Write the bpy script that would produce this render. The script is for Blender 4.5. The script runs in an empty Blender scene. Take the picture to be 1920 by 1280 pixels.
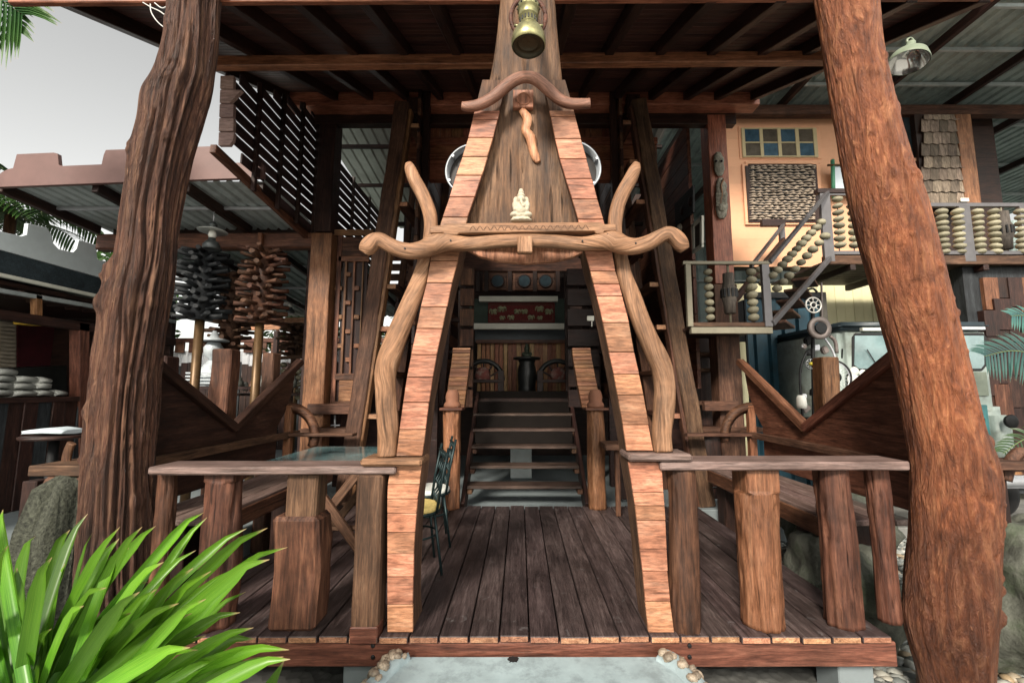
import bpy, bmesh, math, random
from mathutils import Vector, Matrix, noise
from math import radians, sin, cos, pi, sqrt

random.seed(7)
SC = bpy.context.scene
COL = SC.collection

# ------------------------------------------------------------------ camera, world, light
FPX, PX0, PY0, CAMZ = 800.0, 975.0, 640.0, 1.35       # focal length in photo pixels (1920 wide), eye 1.35 m above the deck
PITCH = math.atan(88.0 / FPX)
cam_d = bpy.data.cameras.new('camera'); cam = bpy.data.objects.new('camera', cam_d); COL.objects.link(cam)
cam_d.sensor_width = 36.0; cam_d.lens = FPX * 36.0 / 1920.0; cam_d.shift_x = -15.0 / 1920.0
cam_d.clip_start = 0.05; cam_d.clip_end = 2000
cam.location = (0, 0, CAMZ); cam.rotation_euler = (pi / 2 + PITCH, 0, 0)
SC.camera = cam
w = bpy.data.worlds.new('World'); SC.world = w; w.use_nodes = True
nt = w.node_tree; nt.nodes.clear()
SUN_EL, SUN_AZ = radians(35), radians(-22)             # azimuth: light comes from behind the camera, a little from the left
sky = nt.nodes.new('ShaderNodeTexSky'); sky.sky_type = 'NISHITA'; sky.sun_disc = False
sky.sun_elevation = SUN_EL; sky.sun_rotation = pi - SUN_AZ * -1; sky.air_density = 1.0; sky.dust_density = 2.0; sky.ozone_density = 1.0
hs = nt.nodes.new('ShaderNodeHueSaturation'); hs.inputs['Saturation'].default_value = 0.16
bg = nt.nodes.new('ShaderNodeBackground'); bg.inputs['Strength'].default_value = 0.105
wo = nt.nodes.new('ShaderNodeOutputWorld')
tint = nt.nodes.new('ShaderNodeMix'); tint.data_type = 'RGBA'; tint.blend_type = 'MULTIPLY'; tint.inputs[0].default_value = 1.0; tint.inputs[7].default_value = (1.0, 0.97, 0.90, 1)   # hazy, slightly warm air
nt.links.new(sky.outputs[0], hs.inputs['Color']); nt.links.new(hs.outputs[0], tint.inputs[6]); nt.links.new(tint.outputs[2], bg.inputs[0]); nt.links.new(bg.outputs[0], wo.inputs[0])
sd = bpy.data.lights.new('sun', 'SUN'); sd.energy = 3.1; sd.angle = radians(12); sd.color = (1.0, 0.91, 0.79)
sun = bpy.data.objects.new('sun', sd); COL.objects.link(sun); sun.location = (-5, -10, 14)
sdir = Vector((sin(SUN_AZ) * cos(SUN_EL), -cos(SUN_AZ) * cos(SUN_EL), sin(SUN_EL)))   # towards the sun
sun.rotation_euler = sdir.to_track_quat('Z', 'Y').to_euler()
SC.view_settings.view_transform = 'Standard'; SC.view_settings.look = 'None'
SC.view_settings.exposure = 1.05; SC.view_settings.gamma = 1.0; SC.view_settings.use_curve_mapping = False

# ------------------------------------------------------------------ helpers
CT, ST = cos(PITCH), sin(PITCH)
def W(px, py, Y):
    """world point at depth Y that the photograph shows at (px, py)"""
    v = py - PY0
    y = FPX * CT + v * ST; z = FPX * ST - v * CT
    return Vector(((px - PX0) / y * Y, Y, CAMZ + z / y * Y))
def WX(px, py, X):
    """the same for a known X (things in planes that run in depth)"""
    v = py - PY0; y = FPX * CT + v * ST
    return W(px, py, X * y / (px - PX0))
def WZ(px, py, Z):
    v = py - PY0; y = FPX * CT + v * ST; z = FPX * ST - v * CT
    return W(px, py, (Z - CAMZ) * y / z)
def S(px, py, Y):
    """metres for a length of px photo pixels at height py and depth Y"""
    return px * Y / (FPX * CT + (py - PY0) * ST)

def props(o, label=None, cat=None, group=None, kind=None):
    if label: o['label'] = label
    if cat: o['category'] = cat
    if group: o['group'] = group
    if kind: o['kind'] = kind
    return o
def thing(name, label, cat, loc, group=None):
    o = bpy.data.objects.new(name, None); COL.objects.link(o); o.location = loc; o.empty_display_size = 0.2
    return props(o, label, cat, group)
def struct(name, loc=(0, 0, 0)):
    o = bpy.data.objects.new(name, None); COL.objects.link(o); o.location = loc
    return props(o, kind='structure')
def wloc(o):
    v = Vector(o.location)
    return v
def setparent(o, p):
    if p is None: return
    o.parent = p
    m = Matrix.Identity(4); q = p
    M_ = p.get('_wm')
    o.matrix_parent_inverse = wm(p).inverted()
def wm(o):
    b = o.matrix_basis.copy() if False else Matrix.LocRotScale(o.location, o.rotation_euler, o.scale)
    return (wm(o.parent) @ o.matrix_parent_inverse @ b) if o.parent else b
def link(name, me, mats, parent=None, mat_world=None, smooth=False):
    o = bpy.data.objects.new(name, me); COL.objects.link(o)
    if not isinstance(mats, (list, tuple)): mats = [mats]
    if not me.materials:
        for m in mats: me.materials.append(m)
    if mat_world is not None:
        l, r, s = mat_world.decompose(); o.location = l; o.rotation_euler = r.to_euler(); o.scale = s
    setparent(o, parent)
    if smooth: me.shade_smooth()
    return o
def from_bm(name, bm, mats, parent=None, M=None, smooth=False, center=True):
    if M is None and center and len(bm.verts):
        xs = [v.co for v in bm.verts]
        lo = Vector((min(v.x for v in xs), min(v.y for v in xs), min(v.z for v in xs)))
        hi = Vector((max(v.x for v in xs), max(v.y for v in xs), max(v.z for v in xs)))
        c = Vector(((lo.x + hi.x) / 2, (lo.y + hi.y) / 2, lo.z))
        bmesh.ops.translate(bm, verts=bm.verts, vec=-c); M = Matrix.Translation(c)
    me = bpy.data.meshes.new(name); bm.to_mesh(me); bm.free()
    return link(name, me, mats, parent, M, smooth)

def frame(p0, p1, up=(0, 0, 1)):
    p0 = Vector(p0); p1 = Vector(p1)
    x = (p1 - p0).normalized(); z = Vector(up); z = z - x * z.dot(x)
    if z.length < 1e-4: z = Vector((0, 1, 0)) - x * x.y
    z.normalize(); y = z.cross(x)
    return Matrix(((x.x, y.x, z.x, p0.x), (x.y, y.y, z.y, p0.y), (x.z, y.z, z.z, p0.z), (0, 0, 0, 1))), (p1 - p0).length
def bm_beam(L, w, h, bev=0.006, rough=0.0, taper=1.0, seed=0, seg=None, bow=0.0):
    """box along local X, optionally hewn: cross sections wander by `rough` metres"""
    bm = bmesh.new()
    n = seg or (max(1, int(L / 0.14)) if rough else 1)
    rings = []
    rnd = random.Random(seed or random.random())
    s0 = rnd.random() * 100
    for i in range(n + 1):
        t = i / n; k = 1 + (taper - 1) * t
        oy = oz = 0.0
        if rough:
            oy = noise.noise((s0, t * L * 1.7, 0)) * rough * 1.6; oz = noise.noise((s0, t * L * 1.7, 9)) * rough * 1.6
        oz += bow * 4 * t * (1 - t)
        r = []
        for sy, sz in ((-1, -1), (1, -1), (1, 1), (-1, 1)):
            dy = dz = 0
            if rough:
                dy = noise.noise((s0 + sy * 5, t * L * 4, sz)) * rough; dz = noise.noise((s0 + sy, t * L * 4, sz * 7)) * rough
            r.append(bm.verts.new((t * L, sy * w / 2 * k + oy + dy, sz * h / 2 * k + oz + dz)))
        rings.append(r)
    for a, b in zip(rings, rings[1:]):
        for j in range(4):
            bm.faces.new((a[j], a[(j + 1) % 4], b[(j + 1) % 4], b[j]))
    bm.faces.new(rings[0][::-1]); bm.faces.new(rings[-1])
    bmesh.ops.recalc_face_normals(bm, faces=bm.faces)
    if bev > 0:
        ed = [e for e in bm.edges if e.calc_face_angle(0) > 0.9]
        bmesh.ops.bevel(bm, geom=ed, offset=min(bev, w * 0.3, h * 0.3), segments=1, affect='EDGES', profile=0.6)
    return bm
def beam(name, p0, p1, w, h, mat, parent=None, up=(0, 0, 1), bev=0.006, rough=0.0, taper=1.0, endmat=None, bow=0.0, seg=None):
    M, L = frame(p0, p1, up)
    bm = bm_beam(L, w, h, bev, rough, taper, bow=bow, seg=seg)
    mats = [mat]
    if endmat:
        mats.append(endmat)
        for f in bm.faces:
            if abs(f.normal.x) > 0.9: f.material_index = 1
    return from_bm(name, bm, mats, parent, M, smooth=False)
def box(name, lo, hi, mat, parent=None, bev=0.006, rough=0.0, axis=None):
    """axis-aligned box; its grain (local X) runs along the longest side unless `axis` says otherwise"""
    lo = Vector(lo); hi = Vector(hi); d = hi - lo; c = (lo + hi) / 2
    if axis is None: axis = max(range(3), key=lambda i: d[i])
    if axis == 0: return beam(name, (lo.x, c.y, c.z), (hi.x, c.y, c.z), d.y, d.z, mat, parent, (0, 0, 1), bev, rough)
    if axis == 1: return beam(name, (c.x, lo.y, c.z), (c.x, hi.y, c.z), d.x, d.z, mat, parent, (0, 0, 1), bev, rough)
    return beam(name, (c.x, c.y, lo.z), (c.x, c.y, hi.z), d.x, d.y, mat, parent, (0, 1, 0), bev, rough)
def bm_prism(pts2, to3, off, bev=0.0):
    """closed outline pts2 mapped by to3 and pushed by the vector `off`"""
    bm = bmesh.new(); off = Vector(off)
    a = [bm.verts.new(to3(p)) for p in pts2]; b = [bm.verts.new(v.co + off) for v in a]
    n = len(a)
    for i in range(n): bm.faces.new((a[i], a[(i + 1) % n], b[(i + 1) % n], b[i]))
    f1 = bm.faces.new(a); f2 = bm.faces.new(b[::-1])
    bmesh.ops.recalc_face_normals(bm, faces=bm.faces)
    if bev:
        ed = [e for e in bm.edges if e.calc_face_angle(0) > 0.5]
        bmesh.ops.bevel(bm, geom=ed, offset=bev, segments=1, affect='EDGES')
    big = [f for f in bm.faces if len(f.verts) > 4]
    bmesh.ops.triangulate(bm, faces=big)
    return bm
def prism(name, pts3, off, mat, parent=None, bev=0.0):
    return from_bm(name, bm_prism([Vector(p) for p in pts3], lambda p: p, off, bev), mat, parent)
def cat(pts, n=6):
    """Catmull-Rom through tuples"""
    out = []
    P = [pts[0]] + list(pts) + [pts[-1]]
    for i in range(1, len(P) - 2):
        for k in range(n):
            t = k / n
            out.append(tuple(0.5 * (2 * b + (c - a) * t + (2 * a - 5 * b + 4 * c - d) * t * t + (-a + 3 * b - 3 * c + d) * t ** 3)
                             for a, b, c, d in zip(P[i - 1], P[i], P[i + 1], P[i + 2])))
    out.append(tuple(pts[-1]))
    return out
def bm_sweep(pts, ra, rb=None, sides=12, ref=(0, 1, 0), nz=0.0, nscale=6.0, square=0.0, seed=1.0, along=0.35, bm=None, capround=True):
    """tube through pts; ra = radius across `ref`, rb = radius along `ref`; UV = (length, round)"""
    bm = bm or bmesh.new(); uvl = bm.loops.layers.uv.verify()
    P = [Vector(p) for p in pts]; n = len(P)
    if not hasattr(ra, '__len__'): ra = [ra] * n
    if rb is None: rb = ra
    if not hasattr(rb, '__len__'): rb = [rb] * n
    ref = Vector(ref); rings = []; ln = 0.0; lens = []
    for i in range(n):
        if i: ln += (P[i] - P[i - 1]).length
        lens.append(ln)
        t = (P[min(i + 1, n - 1)] - P[max(i - 1, 0)]).normalized()
        b = ref - t * ref.dot(t)
        if b.length < 1e-3: b = Vector((1, 0, 0)) - t * t.x
        b.normalize(); a = t.cross(b)
        ring = []
        for j in range(sides):
            th = 2 * pi * j / sides
            c, s = cos(th), sin(th)
            if square:
                m = max(abs(c), abs(s)); c, s = c * (1 - square) + c / m * square, s * (1 - square) + s / m * square
            k = 1.0
            if nz: k += nz * noise.noise((c * nscale * 0.3 + seed, s * nscale * 0.3, ln * nscale * along))
            ring.append(bm.verts.new(P[i] + a * c * ra[i] * k + b * s * rb[i] * k))
        rings.append(ring)
    for i in range(n - 1):
        for j in range(sides):
            f = bm.faces.new((rings[i][j], rings[i][(j + 1) % sides], rings[i + 1][(j + 1) % sides], rings[i + 1][j]))
            f.smooth = True
            us = ((i, j), (i, j + 1), (i + 1, j + 1), (i + 1, j))
            for lp, (q, k) in zip(f.loops, us):
                lp[uvl].uv = (lens[q] + seed, k / sides * 2 * pi * max(ra[q], rb[q]) * 1.0)
    for ring, fl in ((rings[0], True), (rings[-1], False)):
        f = bm.faces.new(ring[::-1] if fl else ring)
        for lp in f.loops: lp[uvl].uv = (lp.vert.co.x * 0.3, lp.vert.co.z)
    bmesh.ops.recalc_face_normals(bm, faces=bm.faces)
    return bm
def sweep(name, pts, ra, rb=None, mat=None, parent=None, **k):
    return from_bm(name, bm_sweep(pts, ra, rb, **k), mat, parent)
def tube(name, p0, p1, r, mat, parent=None, sides=8, r2=None):
    return sweep(name, [p0, p1], [r, r if r2 is None else r2], None, mat, parent, sides=sides, ref=(0.3, 0.9, 0.2))
def bm_lathe(prof, sides=24, bm=None, c=(0, 0, 0), cap=True):
    """profile of (radius, height) about Z"""
    bm = bm or bmesh.new(); c = Vector(c); rings = []
    for r, z in prof:
        rings.append([bm.verts.new(c + Vector((r * cos(2 * pi * j / sides), r * sin(2 * pi * j / sides), z))) for j in range(sides)])
    for a, b in zip(rings, rings[1:]):
        for j in range(sides):
            f = bm.faces.new((a[j], a[(j + 1) % sides], b[(j + 1) % sides], b[j])); f.smooth = True
    if cap:
        bm.faces.new(rings[0][::-1]); bm.faces.new(rings[-1])
    return bm
def lathe(name, prof, mat, loc, parent=None, sides=24, rot=None, cap=True):
    bm = bm_lathe(prof, sides, cap=cap); bmesh.ops.recalc_face_normals(bm, faces=bm.faces)
    M = Matrix.Translation(Vector(loc))
    if rot is not None: M = M @ rot
    return from_bm(name, bm, mat, parent, M)
def bm_torus(R, r, seg=32, sides=8, bm=None, M=Matrix.Identity(4), a0=0.0, a1=2 * pi):
    bm = bm or bmesh.new(); rings = []; full = abs(a1 - a0 - 2 * pi) < 1e-6
    n = seg if full else seg + 1
    for i in range(n):
        t = a0 + (a1 - a0) * i / seg
        rings.append([bm.verts.new(M @ Vector(((R + r * cos(2 * pi * j / sides)) * cos(t), (R + r * cos(2 * pi * j / sides)) * sin(t), r * sin(2 * pi * j / sides)))) for j in range(sides)])
    for i in range(n if full else n - 1):
        a, b = rings[i], rings[(i + 1) % n]
        for j in range(sides):
            f = bm.faces.new((a[j], b[j], b[(j + 1) % sides], a[(j + 1) % sides])); f.smooth = True
    if not full:
        bm.faces.new(rings[0]); bm.faces.new(rings[-1][::-1])
    bmesh.ops.recalc_face_normals(bm, faces=bm.faces)
    return bm
def bm_ball(r, sub=2, sq=(1, 1, 1), nz=0.0, nsc=3.0, seed=0.0, c=(0, 0, 0), bm=None):
    own = bm is None; b2 = bmesh.new()
    bmesh.ops.create_icosphere(b2, subdivisions=sub, radius=1.0)
    for v in b2.verts:
        k = 1 + (nz * noise.noise(v.co * nsc + Vector((seed, seed * 2, 0))) if nz else 0)
        v.co = Vector((v.co.x * sq[0], v.co.y * sq[1], v.co.z * sq[2])) * r * k + Vector(c)
    for f in b2.faces: f.smooth = True
    if own: return b2
    me = bpy.data.meshes.new('tmp'); b2.to_mesh(me); b2.free(); bm.from_mesh(me); bpy.data.meshes.remove(me)
    return bm
def copy_tree(o, parent=None, vis=True):
    c = o.copy(); COL.objects.link(c)
    if parent is not None: c.parent = parent
    for ch in list(o.children): copy_tree(ch, c)
    return c

# ------------------------------------------------------------------ materials
MATS = {}
def newmat(name):
    m = bpy.data.materials.new(name); m.use_nodes = True
    t = m.node_tree; b = t.nodes['Principled BSDF']
    return m, t, b
def N(t, typ, **k):
    n = t.nodes.new(typ)
    for a, v in k.items():
        if a in n.inputs: n.inputs[a].default_value = v
        else: setattr(n, a, v)
    return n
def ramp(t, stops, inp=None):
    r = t.nodes.new('ShaderNodeValToRGB')
    while len(r.color_ramp.elements) < len(stops): r.color_ramp.elements.new(0.5)
    for e, (p, c) in zip(r.color_ramp.elements, stops):
        e.position = p; e.color = (c[0], c[1], c[2], 1) if hasattr(c, '__len__') else (c, c, c, 1)
    if inp: t.links.new(inp, r.inputs[0])
    return r
def mul(t, a, b, fac=1.0, mode='MULTIPLY'):
    m = t.nodes.new('ShaderNodeMix'); m.data_type = 'RGBA'; m.blend_type = mode
    m.inputs[0].default_value = fac if not hasattr(fac, 'links') else 0
    if hasattr(fac, 'links'): t.links.new(fac, m.inputs[0])
    for s, v in ((6, a), (7, b)):
        if hasattr(v, 'links'): t.links.new(v, m.inputs[s])
        else: m.inputs[s].default_value = (v[0], v[1], v[2], 1)
    return m.outputs[2]
def coords(t, mode='Object', scale=(1, 1, 1), rnd=True):
    tc = t.nodes.new('ShaderNodeTexCoord'); out = tc.outputs[mode]
    if rnd:
        oi = t.nodes.new('ShaderNodeObjectInfo'); vm = t.nodes.new('ShaderNodeVectorMath'); vm.operation = 'MULTIPLY'
        cx = t.nodes.new('ShaderNodeCombineXYZ')
        for i in range(3): t.links.new(oi.outputs['Random'], cx.inputs[i])
        t.links.new(cx.outputs[0], vm.inputs[0]); vm.inputs[1].default_value = (37.0, 23.0, 51.0)
        ad = t.nodes.new('ShaderNodeVectorMath'); ad.operation = 'ADD'
        t.links.new(out, ad.inputs[0]); t.links.new(vm.outputs[0], ad.inputs[1]); out = ad.outputs[0]
    mp = t.nodes.new('ShaderNodeMapping'); mp.inputs['Scale'].default_value = scale
    t.links.new(out, mp.inputs[0])
    return mp.outputs[0], out
def wood(key, dark, mid, light, axis='X', mode='Object', gs=22.0, st=0.09, rough=0.6, bump=0.35, crack=0.55, vary=0.35, stain=0.5, spec=0.35, huev=0.009, scuff=0.0):
    k = (key, axis, mode)
    if k in MATS: return MATS[k]
    m, t, b = newmat(key + '_' + axis.lower())
    sc = [1, 1, 1]; sc['XYZ'.index(axis)] = st
    v, raw = coords(t, mode, tuple(sc))
    n1 = N(t, 'ShaderNodeTexNoise', Scale=gs, Detail=7.0, Roughness=0.62, Distortion=0.9); t.links.new(v, n1.inputs['Vector'])
    r1 = ramp(t, [(0.28, dark), (0.5, mid), (0.74, light)], n1.outputs['Fac'])
    # fine pores
    n2 = N(t, 'ShaderNodeTexNoise', Scale=gs * 5, Detail=4.0, Roughness=0.7); t.links.new(v, n2.inputs['Vector'])
    r2 = ramp(t, [(0.33, 0.42), (0.62, 1.12)], n2.outputs['Fac'])
    c = mul(t, r1.outputs[0], r2.outputs[0], 0.9)
    # checks / cracks along the grain
    sc2 = [1, 1, 1]; sc2['XYZ'.index(axis)] = st * 0.45
    v2, _ = coords(t, mode, tuple(sc2))
    n3 = N(t, 'ShaderNodeTexNoise', Scale=gs * 1.7, Detail=3.0, Roughness=0.5, Distortion=0.4); t.links.new(v2, n3.inputs['Vector'])
    r3 = ramp(t, [(0.28, 1 - crack), (0.36, 1.0)], n3.outputs['Fac'])
    c = mul(t, c, r3.outputs[0], 1.0)
    # broad weathering
    n4 = N(t, 'ShaderNodeTexNoise', Scale=2.6, Detail=5.0, Roughness=0.65); t.links.new(raw, n4.inputs['Vector'])
    r4 = ramp(t, [(0.3, 1 - stain), (0.62, 1.08)], n4.outputs['Fac'])
    c = mul(t, c, r4.outputs[0], 1.0)
    if scuff:                                           # pale scratches and dust of foot traffic
        n6 = N(t, 'ShaderNodeTexNoise', Scale=7.0, Detail=8.0, Roughness=0.75, Distortion=1.6); t.links.new(raw, n6.inputs['Vector'])
        r6 = ramp(t, [(0.60, 0.0), (0.74, scuff)], n6.outputs['Fac']); c = mul(t, c, (0.26, 0.25, 0.25), r6.outputs[0], 'MIX')
    oi = t.nodes.new('ShaderNodeObjectInfo')
    hsv = t.nodes.new('ShaderNodeHueSaturation'); t.links.new(c, hsv.inputs['Color'])
    mr = N(t, 'ShaderNodeMapRange'); mr.inputs[3].default_value = 1 - vary * 0.6; mr.inputs[4].default_value = 1 + vary * 0.5
    t.links.new(oi.outputs['Random'], mr.inputs[0]); t.links.new(mr.outputs[0], hsv.inputs['Value'])
    ml = N(t, 'ShaderNodeMath', operation='MULTIPLY'); ml.inputs[1].default_value = 17.31
    fr = N(t, 'ShaderNodeMath', operation='FRACT'); t.links.new(oi.outputs['Random'], ml.inputs[0]); t.links.new(ml.outputs[0], fr.inputs[0])
    mh = N(t, 'ShaderNodeMapRange'); mh.inputs[3].default_value = 0.5 - huev; mh.inputs[4].default_value = 0.5 + huev
    t.links.new(fr.outputs[0], mh.inputs[0]); t.links.new(mh.outputs[0], hsv.inputs['Hue'])
    t.links.new(hsv.outputs[0], b.inputs['Base Color'])
    rr = N(t, 'ShaderNodeMapRange'); rr.inputs[3].default_value = rough - 0.12; rr.inputs[4].default_value = min(1, rough + 0.15)
    t.links.new(n4.outputs['Fac'], rr.inputs[0]); t.links.new(rr.outputs[0], b.inputs['Roughness'])
    b.inputs['Specular IOR Level'].default_value = spec
    # relief
    ad = N(t, 'ShaderNodeMath', operation='MULTIPLY_ADD'); ad.inputs[1].default_value = 0.5
    t.links.new(n2.outputs['Fac'], ad.inputs[0]); t.links.new(n1.outputs['Fac'], ad.inputs[2])
    ad2 = N(t, 'ShaderNodeMath', operation='MULTIPLY_ADD'); ad2.inputs[1].default_value = 1.2
    t.links.new(r3.outputs[0], ad2.inputs[0]); t.links.new(ad.outputs[0], ad2.inputs[2])
    bp = N(t, 'ShaderNodeBump', Strength=bump, Distance=0.011); t.links.new(ad2.outputs[0], bp.inputs['Height'])
    t.links.new(bp.outputs[0], b.inputs['Normal'])
    MATS[k] = m
    return m
def plain(key, col, rough=0.5, metal=0.0, var=0.25, scale=8.0, bump=0.1, spec=0.4, dirt=None, dscale=3.0, damt=0.5, rnd=0.0, bdist=0.003, mode='Object'):
    if key in MATS: return MATS[key]
    m, t, b = newmat(key)
    v, raw = coords(t, mode)
    n1 = N(t, 'ShaderNodeTexNoise', Scale=scale, Detail=8.0, Roughness=0.65); t.links.new(v, n1.inputs['Vector'])
    r1 = ramp(t, [(0.3, [x * (1 - var) for x in col]), (0.7, [min(1, x * (1 + var * 0.6)) for x in col])], n1.outputs['Fac'])
    c = r1.outputs[0]
    if dirt:
        n2 = N(t, 'ShaderNodeTexNoise', Scale=dscale, Detail=9.0, Roughness=0.7); t.links.new(v, n2.inputs['Vector'])
        r2 = ramp(t, [(0.48, 0.0), (0.66, damt)], n2.outputs['Fac'])
        c = mul(t, c, dirt, r2.outputs[0], 'MIX')
    if rnd:
        oi = t.nodes.new('ShaderNodeObjectInfo'); hsv = t.nodes.new('ShaderNodeHueSaturation'); t.links.new(c, hsv.inputs['Color'])
        mr = N(t, 'ShaderNodeMapRange'); mr.inputs[3].default_value = 1 - rnd; mr.inputs[4].default_value = 1 + rnd * 0.7
        t.links.new(oi.outputs['Random'], mr.inputs[0]); t.links.new(mr.outputs[0], hsv.inputs['Value']); c = hsv.outputs[0]
    t.links.new(c, b.inputs['Base Color'])
    rr = N(t, 'ShaderNodeMapRange'); rr.inputs[3].default_value = max(0.03, rough - 0.1); rr.inputs[4].default_value = min(1, rough + 0.12)
    t.links.new(n1.outputs['Fac'], rr.inputs[0]); t.links.new(rr.outputs[0], b.inputs['Roughness'])
    b.inputs['Metallic'].default_value = metal; b.inputs['Specular IOR Level'].default_value = spec
    if bump:
        bp = N(t, 'ShaderNodeBump', Strength=bump, Distance=bdist); t.links.new(n1.outputs['Fac'], bp.inputs['Height']); t.links.new(bp.outputs[0], b.inputs['Normal'])
    MATS[key] = m
    return m

def DECK(a='X'): return wood('deck_wood', (0.028, 0.018, 0.018), (0.070, 0.047, 0.045), (0.145, 0.107, 0.102), a, rough=0.5, stain=0.5, vary=0.5, spec=0.5, bump=0.35, crack=0.45, scuff=0.5)
def ENDG(a='Y'): return wood('end_grain', (0.16, 0.07, 0.035), (0.42, 0.20, 0.11), (0.62, 0.36, 0.21), a, gs=40, st=0.5, vary=0.5, stain=0.3)
def TILE(a='X'): return wood('leg_block_wood', (0.20, 0.075, 0.038), (0.45, 0.20, 0.112), (0.60, 0.325, 0.205), a, gs=16, st=0.16, rough=0.5, vary=0.45, stain=0.42, crack=0.5, bump=0.35, huev=0.008)
def BEAM(a='X'): return wood('red_brown_wood', (0.055, 0.021, 0.013), (0.145, 0.056, 0.033), (0.26, 0.115, 0.07), a, rough=0.48, vary=0.35, stain=0.45)
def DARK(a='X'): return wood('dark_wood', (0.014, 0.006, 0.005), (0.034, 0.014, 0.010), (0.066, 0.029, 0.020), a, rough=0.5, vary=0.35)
def GREY(a='X'): return wood('weathered_wood', (0.042, 0.020, 0.011), (0.112, 0.054, 0.030), (0.21, 0.115, 0.07), a, rough=0.68, vary=0.3, stain=0.5, bump=0.5)
def PALE(a='X', mode='Object'): return wood('pale_driftwood', (0.12, 0.06, 0.03), (0.30, 0.155, 0.082), (0.45, 0.265, 0.16), a, mode, gs=20, st=0.08, rough=0.6, vary=0.12, stain=0.5, bump=0.5, crack=0.7, huev=0.0)
def POST(a='X'): return wood('old_post_wood', (0.034, 0.014, 0.008), (0.11, 0.045, 0.024), (0.25, 0.118, 0.065), a, gs=15, rough=0.62, vary=0.35, stain=0.6, bump=0.7, crack=0.75)
def RUST_(a='X'): return wood('varnished_red_wood', (0.14, 0.046, 0.026), (0.31, 0.11, 0.06), (0.45, 0.19, 0.11), a, rough=0.42, vary=0.4, stain=0.4)
def HONEY(a='X'): return wood('honey_wood', (0.10, 0.042, 0.018), (0.24, 0.105, 0.048), (0.38, 0.195, 0.10), a, rough=0.5, vary=0.3, stain=0.4)

# ------------------------------------------------------------------ ground, slabs
def ground_mat():
    m, t, b = newmat('ground_earth')
    v, raw = coords(t, 'Object', rnd=False)
    n = N(t, 'ShaderNodeTexNoise', Scale=1.3, Detail=10.0, Roughness=0.7); t.links.new(v, n.inputs['Vector'])
    vo = N(t, 'ShaderNodeTexVoronoi', Scale=16.0); t.links.new(v, vo.inputs['Vector'])
    r = ramp(t, [(0.3, (0.05, 0.052, 0.05)), (0.6, (0.13, 0.13, 0.12)), (0.8, (0.20, 0.19, 0.17))], n.outputs['Fac'])
    r2 = ramp(t, [(0.0, 1.0), (0.6, 0.55)], vo.outputs['Distance'])
    t.links.new(mul(t, r.outputs[0], r2.outputs[0], 0.8), b.inputs['Base Color']); b.inputs['Roughness'].default_value = 0.85
    bp = N(t, 'ShaderNodeBump', Strength=0.6, Distance=0.02); t.links.new(vo.outputs['Distance'], bp.inputs['Height']); t.links.new(bp.outputs[0], b.inputs['Normal'])
    return m
GZ = -0.42
bm = bmesh.new(); bmesh.ops.create_grid(bm, x_segments=8, y_segments=8, size=300)
props(from_bm('ground', bm, ground_mat(), None, Matrix.Translation((0, 20, GZ))), kind='structure')
CONC = plain('floor_concrete', (0.20, 0.235, 0.245), rough=0.55, var=0.3, scale=3.0, bump=0.15, dirt=(0.10, 0.11, 0.11), damt=0.5)
def slab(name, lo, hi, mat):
    o = box(name, lo, hi, mat, None, bev=0.01); props(o, kind='structure'); return o
slab('forecourt', (-9, -14, GZ - 0.05), (9, 1.15, GZ + 0.03), plain('pale_forecourt', (.33, .32, .30), rough=.8, var=.15, scale=2, bump=.2))  # unseen pale slab, added to bounce light up under the roof
slab('house_floor', (-2.9, 5.14, GZ - 0.05), (3.3, 11.5, -0.05), CONC)
slab('terrace_floor', (-9.5, 2.9, GZ - 0.05), (-2.915, 14.0, -0.12), CONC)
slab('yard_paving', (3.32, 5.3, GZ - 0.05), (12, 13.0, -0.30), plain('yard_paving', (0.16, 0.16, 0.15), rough=0.8, var=0.4, scale=4.0, bump=0.4))

# concrete landing in front of the deck, with river pebbles set in its two sloping cheeks
PALEC = plain('painted_concrete', (0.29, 0.365, 0.385), rough=0.65, var=0.22, scale=6.0, bump=0.4, dirt=(0.13, 0.16, 0.17), dscale=9.0, damt=0.6)
st = struct('concrete_step', (0.07, 2.2, GZ))
zt = -0.088
top = [(-0.63, 2.485), (0.77, 2.485), (0.80, 2.42), (0.93, 2.0), (0.98, 1.2), (-0.84, 1.2), (-0.79, 2.0), (-0.66, 2.42)]
prism('landing_slab', [Vector((x, y, GZ - 0.02)) for x, y in top], (0, 0, zt - GZ + 0.02), PALEC, st, bev=0.012)
PEB = plain('river_pebble', (0.27, 0.22, 0.165), rough=0.55, var=0.55, scale=3, bump=0.2, rnd=0.55)
rnd = random.Random(3)
CH = [(0.70, 2.47, -0.125), (0.74, 2.40, -0.115), (0.82, 2.15, -0.13), (0.89, 1.8, -0.14), (0.94, 1.2, -0.16)]
pm = []
for i in range(5):
    b_ = bm_ball(1.0, 2, (1, 0.8, 0.6), nz=0.25, nsc=1.6, seed=i * 3.1); me = bpy.data.meshes.new('pebble'); b_.to_mesh(me); b_.free(); me.materials.append(PEB); pm.append(me)
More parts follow.
